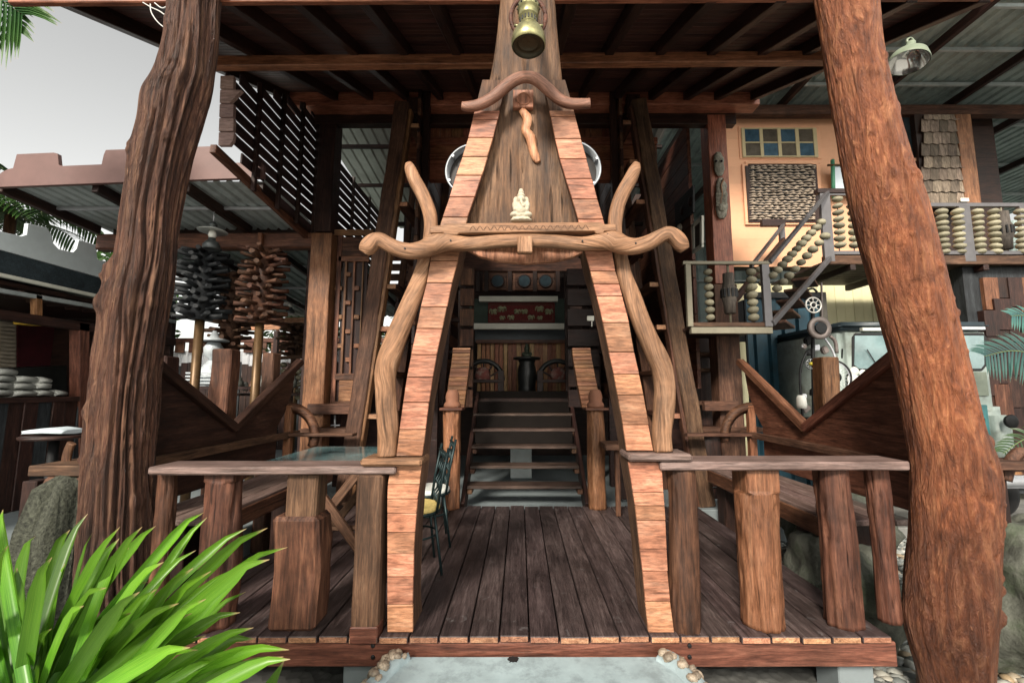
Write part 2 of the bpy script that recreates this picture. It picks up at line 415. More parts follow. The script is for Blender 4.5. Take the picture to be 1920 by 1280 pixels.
for sx in (-1, 1):
    path = [Vector((0.07 + sx * x, y, z)) for x, y, z in cat(CH, 8)]
    from_bm('mortar_cheek', bm_sweep(path, .062, None, sides=16, ref=(0, 0, 1), nz=0.35, nscale=22), PALEC, st)
    for i in range(46):
        q = path[min(len(path) - 1, int(i / 46 * 17))]; th = rnd.uniform(-.25, 1.9); y_ = q.y - rnd.uniform(0, .05)
        o = bpy.data.objects.new('pebble', pm[i % 5]); COL.objects.link(o)
        r_ = rnd.uniform(0.018, 0.034); o.scale = (r_, r_, r_); o.location = (q.x + sx * sin(th) * .066, y_, q.z + cos(th) * .066); o.rotation_euler = (rnd.uniform(-.6, .6), rnd.uniform(-.6, .6) + sx * th, rnd.uniform(0, 6))
        setparent(o, st)

bl_ = []
for i in range(26):
    a_ = 2 * pi * i / 26; r_ = .022 * (1 + .75 * noise.noise((cos(a_) * 2.2, sin(a_) * 2.2, 4))); bl_.append(Vector((-.035 + r_ * 1.3 * cos(a_), 2.452 + r_ * 1.1 * sin(a_), zt - .001)))
prism('tar_stain', bl_, (0, 0, .0035), plain('tar', (.012, .013, .014), rough=.5), st)
# ------------------------------------------------------------------ deck
deck = struct('deck', (0, 3.8, 0))
pitch_ = 0.1655
rnd = random.Random(11)
for k in range(-10, 15):
    x0 = -0.441 + pitch_ * k; x1 = x0 + pitch_ - 0.009
    yf = 2.5 + rnd.uniform(-0.006, 0.004); zz = rnd.uniform(-0.003, 0.002)
    beam('plank', ((x0 + x1) / 2, yf, -0.0175 + zz), ((x0 + x1) / 2, 5.11 + rnd.uniform(-.02, .02), -0.0175 + zz), x1 - x0, 0.035, DECK(), deck, bev=0.004, endmat=ENDG())
box('front_beam', (-2.2, 2.515, -0.165), (2.07, 2.62, -0.037), BEAM(), deck, rough=0.002)
for yy in (3.3, 4.1, 4.9): box('joist', (-2.08, yy, -0.16), (2.05, yy + 0.1, -0.037), DARK(), deck)
box('side_beam', (-2.12, 2.63, -0.16), (-2.02, 5.1, -0.038), DARK(), deck); box('side_beam', (1.94, 2.63, -0.16), (2.04, 5.1, -0.038), DARK(), deck)
for x in (-1.9, -0.9, 0.9, 1.9):
    for y in (2.6, 4.8): box('pier', (x - .1, y, GZ - .05), (x + .1, y + .2, -0.166), CONC, deck)
IRON = plain('dark_iron', (0.02, 0.021, 0.022), rough=0.55, metal=0.6, var=0.4, bump=0.2)
for px in (699, 1293):
    for py in (1210, 1231):
        p = W(px, py, 2.512)
        lathe('bolt', [(0.012, -0.01), (0.012, 0.002), (0.008, 0.006)], IRON, p, deck, sides=8, rot=Matrix.Rotation(pi / 2, 4, 'X'))

# ------------------------------------------------------------------ railings
def log_post(name, cx, cy, z0, z1, r, mat, parent, notch=None, sides=44, seed=1.0, nz=0.16, tw=None):
    """round hewn post; notch = (height, scale) cuts a squared tenon above it"""
    n = 44; pts = []; ra = []; rb = []
    for i in range(n + 1):
        z = z0 + (z1 - z0) * i / n
        k = 0.97 + 0.10 * noise.noise((seed * 3, z * 2.2, 0)) + (0.07 * (1 - i / n))
        pts.append((cx + 0.018 * noise.noise((seed, z * 1.5, 3)), cy, z)); ra.append(r * k); rb.append(r * k * 0.9)
    bm = bm_sweep(pts, ra, rb, sides=sides, ref=(0, 1, 0), nz=nz, nscale=9, seed=seed, along=0.2)
    for v in bm.verts:                                  # long checks and fibres
        dx, dy = v.co.x - cx, v.co.y - cy; a_ = math.atan2(dy, dx); z = v.co.z
        n1 = noise.noise((cos(a_) * 2.2 + seed, sin(a_) * 2.2, z * .9)); n2 = noise.noise((cos(a_) * 5 + seed, sin(a_) * 5, z * 1.6)); n3 = noise.noise((cos(a_) * 9, sin(a_) * 9 + seed, z * 3))
        k = 1 - .17 * max(0, 1 - abs(n1) / .07) - .09 * max(0, 1 - abs(n2) / .08) + .03 * n3
        v.co.x, v.co.y = cx + dx * k, cy + dy * k
    if notch:
        # saw the post: everything above zn shrinks to a tenon, by a sharp shoulder
        zn, sx, ox = notch
        bmesh.ops.bisect_plane(bm, geom=bm.verts[:] + bm.edges[:] + bm.faces[:], plane_co=(0, 0, zn), plane_no=(0, 0, 1))
        bmesh.ops.bisect_plane(bm, geom=bm.verts[:] + bm.edges[:] + bm.faces[:], plane_co=(0, 0, zn + 0.012), plane_no=(0, 0, 1))
        for v in bm.verts:
            if v.co.z > zn + 0.006:
                dx = (v.co.x - cx); v.co.x = cx + ox + max(-sx, min(sx, dx * 1.4)); v.co.y = cy + max(-r * .75, min(r * .75, (v.co.y - cy) * 1.2))
    for f in bm.faces: f.smooth = f.normal.z < 0.5
    return from_bm(name, bm, mat, parent)
RAILT = wood('rail_top_wood', (0.10, 0.062, 0.052), (0.19, 0.125, 0.108), (0.30, 0.22, 0.20), 'X', rough=0.5, vary=0.2, stain=0.35, spec=0.5)
rl = thing('deck_railing', 'low railing left of the arch, thick plank cap on notched log posts', 'railing', (-1.35, 2.6, 0), 'deck railings')
a, b_ = W(278, 875, 2.5), W(742, 874, 2.5)
box('cap', (a.x, 2.495, 0.862), (b_.x, 2.715, 0.906), RAILT, rl, bev=0.008, rough=0.003)
def px_post(px0, px1, y=2.62, pyf=1000):
    a = W(px0, pyf, y); b = W(px1, pyf, y); al, ar = math.atan2(a.x, y), math.atan2(b.x, y); ph = (al + ar) / 2
    return y * math.tan(ph), sin((ar - al) / 2) * y / cos(ph)
c, r = px_post(284, 326); log_post('post', c, 2.62, -0.05, 0.86, r, POST('Z'), rl, seed=1.3)
c, r = px_post(372, 456); log_post('post', c, 2.62, 0.0, 0.86, r * .93, POST('Z'), rl, notch=(0.80, r * .8, 0.01), seed=2.2)
c, r = px_post(519, 612)
o = beam('post', (c, 2.62, 0.0), (c, 2.62, 0.62), 2 * r, 0.19, POST('X'), rl, up=(0, 1, 0), bev=0.022, rough=0.016)
beam('post_tenon', (c + .012, 2.62, 0.60), (c + .02, 2.62, 0.861), 2 * r * .68, 0.14, GREY('X'), o, up=(0, 1, 0), bev=0.012, rough=0.006)
c, r = px_post(677, 726); o = beam('post', (c, 2.58, -0.02), (c, 2.58, 0.861), 2 * r, 0.16, GREY('X'), rl, up=(0, 1, 0), bev=0.014, rough=0.004)
box('post_foot', (c - r - .004, 2.493, -0.037), (c + r + .004, 2.6, 0.05), BEAM('X'), o, axis=0)
rr_ = thing('deck_railing', 'low railing right of the arch, thick plank cap on round log posts', 'railing', (1.5, 2.6, 0), 'deck railings')
a, b_ = W(1238, 866, 2.5), W(1705, 866, 2.5)
box('cap', (a.x, 2.495, 0.886), (b_.x, 2.725, 0.934), RAILT, rr_, bev=0.008, rough=0.003)
c, r = px_post(1247, 1306); log_post('post', c, 2.59, -0.035, 0.885, r, POST('Z'), rr_, seed=4.4, nz=0.07)
c, r = px_post(1380, 1465); log_post('post', c, 2.63, 0.0, 0.885, r, HONEY('Z'), rr_, notch=(0.74, r * .8, 0.005), seed=5.1, nz=0.14)
c, r = px_post(1536, 1610); log_post('post', c, 2.63, 0.0, 0.885, r, POST('Z'), rr_, seed=6.7, nz=0.2)
c, r = px_post(1640, 1690); log_post('post', c, 2.66, 0.0, 0.885, r, POST('Z'), rr_, seed=7.9)

# ------------------------------------------------------------------ the two trunks
def trunk(name, label, rows, Y, mat, groove, seed, zbase, knots=()):
    """rows: (py, px_left, px_right) of the outline; rings follow it; bark relief is geometry"""
    R_ = cat([tuple(map(float, r)) for r in rows], 12)
    cs = []
    for py, l, rgt in R_:
        yc = Y + .2; a = W(l, py, yc); b = W(rgt, py, yc); al, ar = math.atan2(a.x, yc), math.atan2(b.x, yc); ph = (al + ar) / 2
        cs.append((Vector((yc * math.tan(ph), yc, a.z)), sin((ar - al) / 2) * yc / cos(ph) * 1.02))
    # resample evenly in height
    cs.sort(key=lambda c: c[0].z); zmin, zmax = cs[0][0].z, cs[-1][0].z
    nr = 400; sides = 208; bm = bmesh.new(); rings = []
    k = 0
    for i in range(nr + 1):
        z = zbase + (zmax - zbase) * i / nr
        zz = max(z, zmin)
        while k < len(cs) - 2 and cs[k + 1][0].z < zz: k += 1
        (c0, r0), (c1, r1) = cs[k], cs[k + 1]
        f = min(1, max(0, (zz - c0.z) / max(1e-6, c1.z - c0.z)))
        c = c0.lerp(c1, f); r = r0 + (r1 - r0) * f
        if z < zmin: r *= 1 + 0.25 * (zmin - z)
        ring = []; near = [q_ for q_ in knots if abs(q_[0] - z) < q_[2] * 2.3]
        for j in range(sides):
            th = 2 * pi * j / sides
            cx, sx = cos(th), sin(th)
            wob = noise.noise((seed + z * 0.9, cx * 0.6, sx * 0.6)) * 0.55 + z * groove.get('twist', 0.0)
            ca, sa = cos(th + wob), sin(th + wob)
            g = groove['g']; q = groove['freq']; vz = groove['vz']
            n1 = noise.noise((ca * q + seed, sa * q, z * vz))
            n2 = noise.noise((ca * q * 2.3, sa * q * 2.3 + seed, z * vz * 1.6))
            n3 = noise.noise((ca * q * 6, sa * q * 6, z * vz * 5 + seed))
            if groove['ridged']:
                K = groove['k']; ph = th * K * .5 + z * 1.1 + 2.6 * noise.noise((cx * 1.1 + seed, sx * 1.1, z * 0.85)) + 1.2 * noise.noise((cx * 2.4, sx * 2.4 + seed, z * 1.9))
                dep = .55 + .75 * noise.noise((cx * 1.7 + 9, sx * 1.7, z * 0.7 + seed))
                g1 = (1 - abs(sin(ph))) ** 1.7; g2 = (1 - abs(sin(ph * 2.3 + 4 * n1 + z * .8))) ** 3
                d = -g * max(.12, dep) * (g1 + .38 * g2) + .35 * g * n1 + groove['fine'] * (n3 + .8 * n2)
            else:
                s1 = noise.noise((ca * q * 3.2 + seed, sa * q * 3.2, z * vz * 1.5)); s2 = abs(noise.noise((ca * q * 7, sa * q * 7 + seed, z * vz * 2.6)))
                c1 = noise.noise((ca * 2.6 + seed, sa * 2.6, z * .55)); c2 = noise.noise((ca * 5.5, sa * 5.5 + seed, z * 1.1)); act = max(0, .35 + noise.noise((ca * 1.3, sa * 1.3, z * 1.2 + seed)))
                d = -.075 * act * max(0, 1 - abs(c1) / .05) - .035 * act * max(0, 1 - abs(c2) / .07) + g * (n1 + n2 * 0.3) + groove['fine'] * (n3 + 1.2 * s1 - 2.0 * max(0, .16 - s2) * 3)
            d += groove['lump'] * noise.noise((ca * 1.2, sa * 1.2 + seed, z * 1.6))
            rr = r * (0.97 + d)
            p = Vector((c.x + rr * cx, Y + 0.2 + (rr * sx) * 0.95, z))
            for kz, kth, kr, kh in near:
                dth = math.atan2(sin(th - kth), cos(th - kth)) * r; dd = sqrt(dth * dth + (z - kz) ** 2) / kr
                if dd < 2.2:
                    h = kh * math.exp(-dd * dd * 1.6) - kh * 0.55 * math.exp(-dd * dd * 9)
                    p += Vector((cx, sx, 0)) * h
            ring.append(bm.verts.new(p))
        rings.append(ring)
    for a, b in zip(rings, rings[1:]):
        for j in range(sides):
            f = bm.faces.new((a[j], a[(j + 1) % sides], b[(j + 1) % sides], b[j])); f.smooth = True
    bm.faces.new(rings[0][::-1]); bm.faces.new(rings[-1])
    o = from_bm(name, bm, mat); props(o, label, 'trunk', 'tree trunk pillars')
    return o
def bark(key, dark, mid, light, low, st, gs, rough, bump, warp=0.9):
    m, t, b = newmat(key)
    v, raw = coords(t, 'Object', (1, 1, st), rnd=False)
    n1 = N(t, 'ShaderNodeTexNoise', Scale=gs, Detail=9.0, Roughness=0.68, Distortion=warp); t.links.new(v, n1.inputs['Vector'])
    r1 = ramp(t, [(0.3, dark), (0.5, mid), (0.72, light)], n1.outputs['Fac'])
    n4 = N(t, 'ShaderNodeTexNoise', Scale=3.0, Detail=6.0, Roughness=0.7); t.links.new(raw, n4.inputs['Vector'])
    r4 = ramp(t, [(0.34, 0.55), (0.62, 1.1)], n4.outputs['Fac'])
    c = mul(t, r1.outputs[0], r4.outputs[0])
    n5 = N(t, 'ShaderNodeTexNoise', Scale=gs * 2.2, Detail=5.0, Roughness=0.75, Distortion=1.5); t.links.new(v, n5.inputs['Vector'])
    r5 = ramp(t, [(0.60, 0.0), (0.70, 0.85)], n5.outputs['Fac'])
    c = mul(t, c, light, r5.outputs[0], 'MIX')
    # darker, greyer wood towards hand height and below
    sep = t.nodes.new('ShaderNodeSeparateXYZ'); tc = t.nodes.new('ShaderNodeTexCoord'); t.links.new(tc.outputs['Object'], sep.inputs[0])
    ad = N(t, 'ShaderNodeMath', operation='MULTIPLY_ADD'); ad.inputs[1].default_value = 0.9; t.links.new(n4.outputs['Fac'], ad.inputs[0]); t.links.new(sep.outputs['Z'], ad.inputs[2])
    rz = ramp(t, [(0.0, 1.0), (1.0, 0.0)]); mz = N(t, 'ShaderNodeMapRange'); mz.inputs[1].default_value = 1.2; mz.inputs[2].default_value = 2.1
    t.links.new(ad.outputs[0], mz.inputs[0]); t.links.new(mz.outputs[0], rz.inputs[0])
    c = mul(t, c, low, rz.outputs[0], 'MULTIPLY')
    t.links.new(c, b.inputs['Base Color'])
    rr = N(t, 'ShaderNodeMapRange'); rr.inputs[3].default_value = rough - 0.18; rr.inputs[4].default_value = rough + 0.2
    t.links.new(n1.outputs['Fac'], rr.inputs[0]); t.links.new(rr.outputs[0], b.inputs['Roughness']); b.inputs['Specular IOR Level'].default_value = 0.4
    ad3 = N(t, 'ShaderNodeMath', operation='ADD'); t.links.new(n1.outputs['Fac'], ad3.inputs[0]); t.links.new(n5.outputs['Fac'], ad3.inputs[1])
    bp = N(t, 'ShaderNodeBump', Strength=bump, Distance=0.03); t.links.new(ad3.outputs[0], bp.inputs['Height']); t.links.new(bp.outputs[0], b.inputs['Normal'])
    return m
_kr = random.Random(31)
KNR = tuple((_kr.uniform(-.3, 3.9), _kr.uniform(3.3, 6.1), _kr.uniform(.012, .034), _kr.choice((1, 1, -1)) * _kr.uniform(.008, .02)) for _ in range(46))
KNL = tuple((_kr.uniform(.2, 3.9), _kr.uniform(3.3, 6.1), _kr.uniform(.025, .06), _kr.uniform(.012, .03)) for _ in range(16))
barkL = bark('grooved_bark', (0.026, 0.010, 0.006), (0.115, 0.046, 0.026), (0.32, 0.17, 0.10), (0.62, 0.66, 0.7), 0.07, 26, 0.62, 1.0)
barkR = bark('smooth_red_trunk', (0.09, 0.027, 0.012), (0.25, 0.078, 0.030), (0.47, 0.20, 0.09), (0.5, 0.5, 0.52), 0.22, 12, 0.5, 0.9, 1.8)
trunk('trunk_pillar', 'deeply grooved dark brown tree trunk pillar holding up the roof beside the green plant',
      [(-130, 318, 432), (-60, 314, 424), (0, 309, 416), (60, 305, 413), (100, 298, 409), (150, 285, 403), (190, 263, 394), (240, 255, 380), (300, 241, 363), (400, 222, 342),
       (500, 207, 334), (560, 186, 327), (620, 176, 316), (700, 162, 306), (780, 152, 300), (850, 146, 294), (950, 141, 292), (1050, 138, 290), (1160, 136, 290)], 2.38, barkL,
      dict(g=0.40, k=23, freq=2.6, vz=0.55, ridged=1, fine=0.05, lump=0.06, twist=0.18), 3.3, GZ - 0.05, knots=((2.05, 3.75, 0.07, 0.06), (1.86, 3.9, 0.06, 0.04)) + KNL)
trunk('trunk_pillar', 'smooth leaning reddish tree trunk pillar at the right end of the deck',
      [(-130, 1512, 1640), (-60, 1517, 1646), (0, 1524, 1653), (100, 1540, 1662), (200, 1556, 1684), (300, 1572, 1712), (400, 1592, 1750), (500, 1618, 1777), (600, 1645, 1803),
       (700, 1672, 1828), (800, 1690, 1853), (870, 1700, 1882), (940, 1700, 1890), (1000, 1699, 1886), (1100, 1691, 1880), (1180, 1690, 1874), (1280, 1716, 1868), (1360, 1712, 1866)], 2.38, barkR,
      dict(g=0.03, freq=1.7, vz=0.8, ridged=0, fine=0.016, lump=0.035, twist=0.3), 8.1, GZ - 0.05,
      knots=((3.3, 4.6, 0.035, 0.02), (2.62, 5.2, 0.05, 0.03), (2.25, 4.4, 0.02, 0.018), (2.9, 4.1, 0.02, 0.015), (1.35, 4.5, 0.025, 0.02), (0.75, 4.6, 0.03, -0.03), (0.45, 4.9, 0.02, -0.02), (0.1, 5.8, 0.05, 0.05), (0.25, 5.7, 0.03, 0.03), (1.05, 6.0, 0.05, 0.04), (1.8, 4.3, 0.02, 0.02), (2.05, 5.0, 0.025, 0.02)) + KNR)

# ------------------------------------------------------------------ archway: two tiled legs, slab, yokes, horns
arch = thing('archway', 'orange wooden A-shaped entrance arch with block-clad legs, curved yokes and carved crossbar', 'archway', (0.06, 2.6, 0))
YL, LD = 2.53, 0.22
LEFT = [(150, 904, 950), (207, 890, 937), (224, 886, 933), (258, 878, 924), (294, 867, 914), (329, 855, 903), (369, 843, 890), (407, 830, 877), (440, 819, 869), (468, 811, 862), (489, 807, 858), (530, 800, 848),
        (575, 789, 838), (616, 781, 829), (665, 771, 819), (707, 763, 811), (754, 756, 804), (805, 749, 798), (855, 743, 792), (872, 733, 790), (908, 727, 786), (935, 726, 783), (962, 726, 780),
        (998, 726, 778), (1038, 726, 776), (1081, 726, 775), (1133, 726, 774), (1187, 726, 774)]
RIGHT = [(150, 1017, 1060), (207, 1030, 1076), (219, 1033, 1079), (260, 1041, 1089), (298, 1050, 1100), (335, 1061, 1110), (373, 1073, 1120), (411, 1084, 1131), (440, 1091, 1139), (470, 1097, 1147), (508, 1107, 1154), (532, 1113, 1161),
         (555, 1119, 1167), (605, 1131, 1179), (660, 1142, 1189), (701, 1151, 1198), (740, 1158, 1206), (796, 1168, 1216), (845, 1175, 1225), (866, 1178, 1240), (923, 1187, 1244), (948, 1191, 1246), (975, 1194, 1248), (1029, 1200, 1250),
         (1071, 1205, 1252), (1127, 1210, 1257), (1187, 1216, 1264)]
rnd = random.Random(5)
for side, rows in (('l', LEFT), ('r', RIGHT)):
    outl = [W(l, py, YL + 0.022) for py, l, r in rows] + [W(r, py, YL + 0.022) for py, l, r in rows[::-1]]
    bm = bmesh.new(); L = [W(l, py, YL + 0.022) for py, l, r in rows]; Rr = [W(r, py, YL + 0.022) for py, l, r in rows]
    for v in (L[-1], Rr[-1]): v.z = 0.002
    fr = []
    for a, b in zip(L, Rr):
        j = rnd.uniform(-.004, .004)
        fr.append([bm.verts.new(a + Vector((.002, 0, 0))), bm.verts.new(b - Vector((.002, 0, 0))), bm.verts.new(b + Vector((-.002 + j, LD, 0))), bm.verts.new(a + Vector((.002 + j, LD, 0)))])
    for p, q in zip(fr, fr[1:]):
        for j in range(4): bm.faces.new((p[j], p[(j + 1) % 4], q[(j + 1) % 4], q[j]))
    bm.faces.new(fr[0]); bm.faces.new(fr[-1][::-1]); bmesh.ops.recalc_face_normals(bm, faces=bm.faces)
    leg = from_bm('leg', bm, GREY('Z'), arch)
    for (py0, l0, r0), (py1, l1, r1) in zip(rows[1:], rows[2:]):
        if py0 in (855, 845) and py1 in (872, 866): continue
        yy = YL + rnd.uniform(-0.003, 0.004); g = 0.55
        P = [W(l0, py0 + g, yy), W(r0 + rnd.uniform(-.6, .6), py0 + g, yy), W(r1 + rnd.uniform(-.6, .6), py1 - g, yy), W(l1, py1 - g, yy)]
        if py1 == 1187: P[2].z = P[3].z = 0.004
        prism('block', P, (0, 0.021, 0), TILE('X'), leg, bev=0.0025)
    # small shelf plate where the leg meets the rail
    if side == 'l': p0, p1, z0 = W(674, 860, 2.47), W(790, 860, 2.47), 0.911
    else: p0, p1, z0 = W(1179, 855, 2.47), W(1300, 855, 2.47), 0.938
    box('rail_plate', (p0.x, 2.475, z0), (p1.x, 2.70, z0 + 0.042), PALE('X') if side == 'l' else RAILT, arch, bev=0.012, rough=0.003)
# big weathered slab between the legs
slabrows = [(-150, 950, 1022), (-60, 944, 1034), (0, 937, 1041), (60, 931, 1046), (110, 924, 1051), (160, 914, 1057), (210, 903, 1064), (300, 893, 1082), (400, 872, 1106), (440, 866, 1112), (456, 864, 1114)]
Ys = 2.60; n = 40
bm = bmesh.new(); R_ = cat([tuple(map(float, r)) for r in slabrows], 8); rows_ = []
for py, l, r in R_:
    row = []
    for k in range(25):
        f = k / 24.0; p = W(l + (r - l) * f, py, Ys)
        d = 0.018 * noise.noise((p.x * 9, p.z * 1.4, 3)) + 0.010 * noise.noise((p.x * 26, p.z * 3, 7)) + 0.03 * (2 * abs(f - .5)) ** 4
        gr = abs(p.x - 0.035 - 0.05 * noise.noise((0, p.z * 1.7, 0)))
        if gr < 0.02 and p.z > 2.2: d += (0.02 - gr) * 1.6
        row.append(bm.verts.new(p + Vector((0, d, 0))))
    rows_.append(row)
for a, b in zip(rows_, rows_[1:]):
    for k in range(24):
        f = bm.faces.new((a[k], a[k + 1], b[k + 1], b[k])); f.smooth = True
ext = bmesh.ops.extrude_face_region(bm, geom=bm.faces[:]); bmesh.ops.translate(bm, verts=[v for v in ext['geom'] if isinstance(v, bmesh.types.BMVert)], vec=(0, 0.11, 0))
for v in bm.verts:
    if v.co.y > Ys + 0.09: v.co.y = Ys + 0.13
bmesh.ops.recalc_face_normals(bm, faces=bm.faces)
SLAB = wood('slab_wood', (0.035, 0.017, 0.008), (0.125, 0.062, 0.030), (0.27, 0.155, 0.085), 'Z', gs=13, st=0.10, rough=0.62, stain=0.6, bump=1.0, crack=0.9, vary=0.0, huev=0.0)
slabo = from_bm('centre_slab', bm, SLAB, arch)
# hull-like apron below the slab (orange, curved lower edge) seen under the crossbar
ap = [(866, 452), (1110, 452), (1100, 470), (1075, 482), (1040, 490), (985, 494), (930, 489), (900, 481), (876, 469)]
prism('apron', [W(x, y, 2.66) for x, y in ap], (0, 0.04, 0), TILE('Z'), arch, bev=0.004)
pl = [(962, 168), (1000, 168), (1000, 201), (962, 201)]
plq = prism('plaque', [W(x, y, 2.565) for x, y in pl], (0, 0.04, 0), TILE('Z'), slabo, bev=0.004)
c = W(982, 185, 2.563); from_bm('plaque_ring', bm_torus(0.042, 0.004, 28, 6, M=Matrix.Translation(c) @ Matrix.Rotation(pi / 2, 4, 'X')), TILE('X'), slabo)
hk = cat([(978, 206, 8), (990, 225, 11), (986, 244, 10), (994, 258, 12), (998, 276, 11), (1006, 296, 10), (1010, 304, 6)], 4)
sweep('old_branch_inlay', [W(x, y, 2.585) for x, y, r in hk], [S(r * .8, 250, 2.58) for x, y, r in hk], [S(r * .55, 250, 2.58) for x, y, r in hk], TILE('Z'), slabo, sides=9, nz=0.35, nscale=20)
def px_sweep(name, rows, Y, mat, parent, thick=0.8, n=6, sides=14, sq=0.45, nz=0.10, seed=1.0, ysh=None):
    R_ = cat([tuple(map(float, r)) for r in rows], n)
    pts = [W(r[0], r[1], Y + (r[3] if len(r) > 3 else 0)) for r in R_]
    ra = [S(r[2] / 2, r[1], Y) for r in R_]
    return sweep(name, pts, ra, [x * thick for x in ra], mat, parent, sides=sides, square=sq, nz=nz, nscale=7, seed=seed)
YK = wood('yoke_wood', (0.10, 0.042, 0.026), (0.215, 0.10, 0.065), (0.34, 0.18, 0.125), 'X', 'UV', gs=24, st=0.10, rough=0.5, vary=0.0, stain=0.4, huev=0.0)
px_sweep('top_yoke', [(866, 199, 15), (880, 200, 19), (900, 196, 20), (925, 182, 21), (950, 161, 22), (968, 149, 22), (986, 145, 21), (1004, 149, 22), (1022, 163, 22), (1045, 184, 21), (1066, 194, 20), (1090, 195, 19), (1106, 194, 18)], 2.47, YK, arch, sq=0.35, nz=0.05)
ym = PALE('X', 'UV')
yoke = px_sweep('lower_yoke', [(682, 474, 20), (688, 466, 30), (698, 455, 31), (712, 450, 28), (726, 457, 28), (745, 466, 29), (770, 471, 30), (795, 467, 33), (815, 458, 38), (840, 455, 32), (880, 458, 26), (930, 453, 25), (985, 451, 25), (1040, 453, 25), (1090, 457, 26),
              (1128, 453, 32), (1150, 452, 40), (1170, 460, 34), (1192, 462, 30), (1217, 455, 29), (1240, 443, 27), (1254, 439, 28), (1268, 447, 30), (1278, 460, 28), (1284, 469, 18)], 2.44, ym, arch, sq=0.5, nz=0.06, n=4)
for px, py in ((759, 466), (824, 452), (845, 451), (1139, 440), (1192, 456), (1092, 452)):
    p = W(px, py, 2.402); lathe('peg_hole', [(0.006, 0), (0.005, 0.004)], IRON, p, yoke, sides=8, rot=Matrix.Rotation(pi / 2, 4, 'X'))
a, b_ = W(970, 460, 2.39), W(998, 475, 2.39)
box('yoke_block', (a.x, 2.37, b_.z), (b_.x, 2.42, W(0, 444, 2.39).z), PALE('X'), arch, bev=0.006)
# carved shelf with stepped ends
sh = [(806, 423), (832, 422), (834, 419), (1128, 416), (1131, 420), (1155, 420), (1156, 432), (1133, 433), (1131, 438), (1118, 438), (1115, 433), (860, 437), (857, 441), (834, 441), (831, 436), (806, 437)]
shelf = prism('carved_shelf', [W(x, y, 2.405) for x, y in sh], (0, 0.10, 0), PALE('X'), arch, bev=0.004)
bm = bmesh.new()
for i in range(34):                                     # chip-carved lozenges on its face
    x = 880 + i * 6.6; y = 428 - (x - 860) * 0.009
    s_ = 1 if i % 2 else -1
    P = [W(x, y - 4 * s_, 2.4035), W(x + 5.2, y + 4 * s_, 2.4035), W(x + 6.6, y + 4 * s_, 2.4035), W(x + 1.4, y - 4 * s_, 2.4035)]
    va = [bm.verts.new(p) for p in P]; vb = [bm.verts.new(p + Vector((0, 0.006, 0))) for p in P]
    bm.faces.new(va)
    for j in range(4): bm.faces.new((va[j], va[(j + 1) % 4], vb[(j + 1) % 4], vb[j]))
bmesh.ops.recalc_face_normals(bm, faces=bm.faces)
from_bm('chip_carving', bm, GREY('X'), shelf)
# horns and bowed arms
px_sweep('horn', [(766, 306, 12), (769, 316, 21), (777, 336, 25), (789, 358, 26), (799, 380, 26), (806, 402, 26), (808, 425, 25), (806, 455, 26)], 2.50, ym, arch, seed=2.0)
px_sweep('horn', [(1194, 306, 12), (1190, 318, 22), (1181, 338, 26), (1169, 360, 27), (1159, 384, 27), (1154, 408, 27), (1153, 430, 26), (1155, 455, 26)], 2.50, ym, arch, seed=5.0)
px_sweep('bowed_arm', [(800, 465, 22), (795, 490, 24), (786, 525, 30), (772, 562, 34), (757, 600, 36), (741, 640, 38), (729, 675, 41), (723, 700, 39), (723, 730, 37), (725, 760, 38), (728, 800, 38), (727, 830, 36), (727, 854, 38)], 2.56, ym, arch, seed=3.0, sq=0.55)
px_sweep('bowed_arm', [(1160, 465, 24), (1165, 490, 26), (1172, 520, 28), (1185, 555, 32), (1199, 595, 34), (1216, 635, 36), (1232, 668, 39), (1242, 695, 39), (1246, 730, 38), (1244, 770, 38), (1240, 810, 36), (1242, 845, 37)], 2.56, ym, arch, seed=7.0, sq=0.55)

# ------------------------------------------------------------------ porch roof
proof = thing('porch_roof', 'dark red-brown sloping porch roof with rafters above the deck', 'roof', (0, 4.1, 4.1))
def zr(y): return 2.777 + 0.46 * y
ROOF = wood('roof_lining', (0.035, 0.014, 0.011), (0.085, 0.034, 0.026), (0.13, 0.056, 0.044), 'X', gs=9, rough=0.6, vary=0.35)
for i in range(40):                                     # narrow lining boards laid across the rafters
    y0 = 2.62 + i * 0.077; y1 = y0 + 0.074
    beam('lining_board', (-3.22, (y0 + y1) / 2, zr((y0 + y1) / 2) + 0.115), (3.22, (y0 + y1) / 2, zr((y0 + y1) / 2) + 0.115), (y1 - y0) * 1.09, 0.016, ROOF, proof, up=(0, -0.46, 1), bev=0.003)
RUST = plain('roof_sheet', (0.10, 0.05, 0.04), rough=0.6, var=0.2)
prism('roof_sheet', [Vector((-3.3, 2.6, zr(2.6) + 0.14)), Vector((3.3, 2.6, zr(2.6) + 0.14)), Vector((3.3, 5.85, zr(5.85) + 0.14)), Vector((-3.3, 5.85, zr(5.85) + 0.14))], (0, 0, 0.02), RUST, proof)
for x in (-3.2, -2.53, -2.05, -1.56, -1.09, -0.60, -0.13, 0.36, 0.84, 1.32, 1.8, 2.28, 2.7, 3.2):
    beam('rafter', (x, 2.64, zr(2.64) + 0.052), (x, 5.70, zr(5.70) + 0.052), 0.08, 0.12, DARK(), proof, up=(0, -0.46, 1))
p = W(975, 118, 3.74)
beam('purlin', (-3.1, 3.74, p.z - 0.01), (3.1, 3.74, p.z + 0.045), 0.08, 0.105, RUST_(), proof, bev=0.006)
beam('fascia', (-3.5, 2.66, W(200, 10, 2.66).z + .085), (3.27, 2.66, W(1800, 0, 2.66).z + .085), 0.04, 0.17, RUST_(), proof)
a, b_ = W(540, 193, 5.55), W(1417, 190, 5.55)
hb = beam('back_beam', a, b_, 0.2, S(30, 190, 5.55), RUST_(), proof, rough=0.006)
WIREW = plain('white_cable', (0.6, 0.6, 0.58), rough=0.4, bump=0)
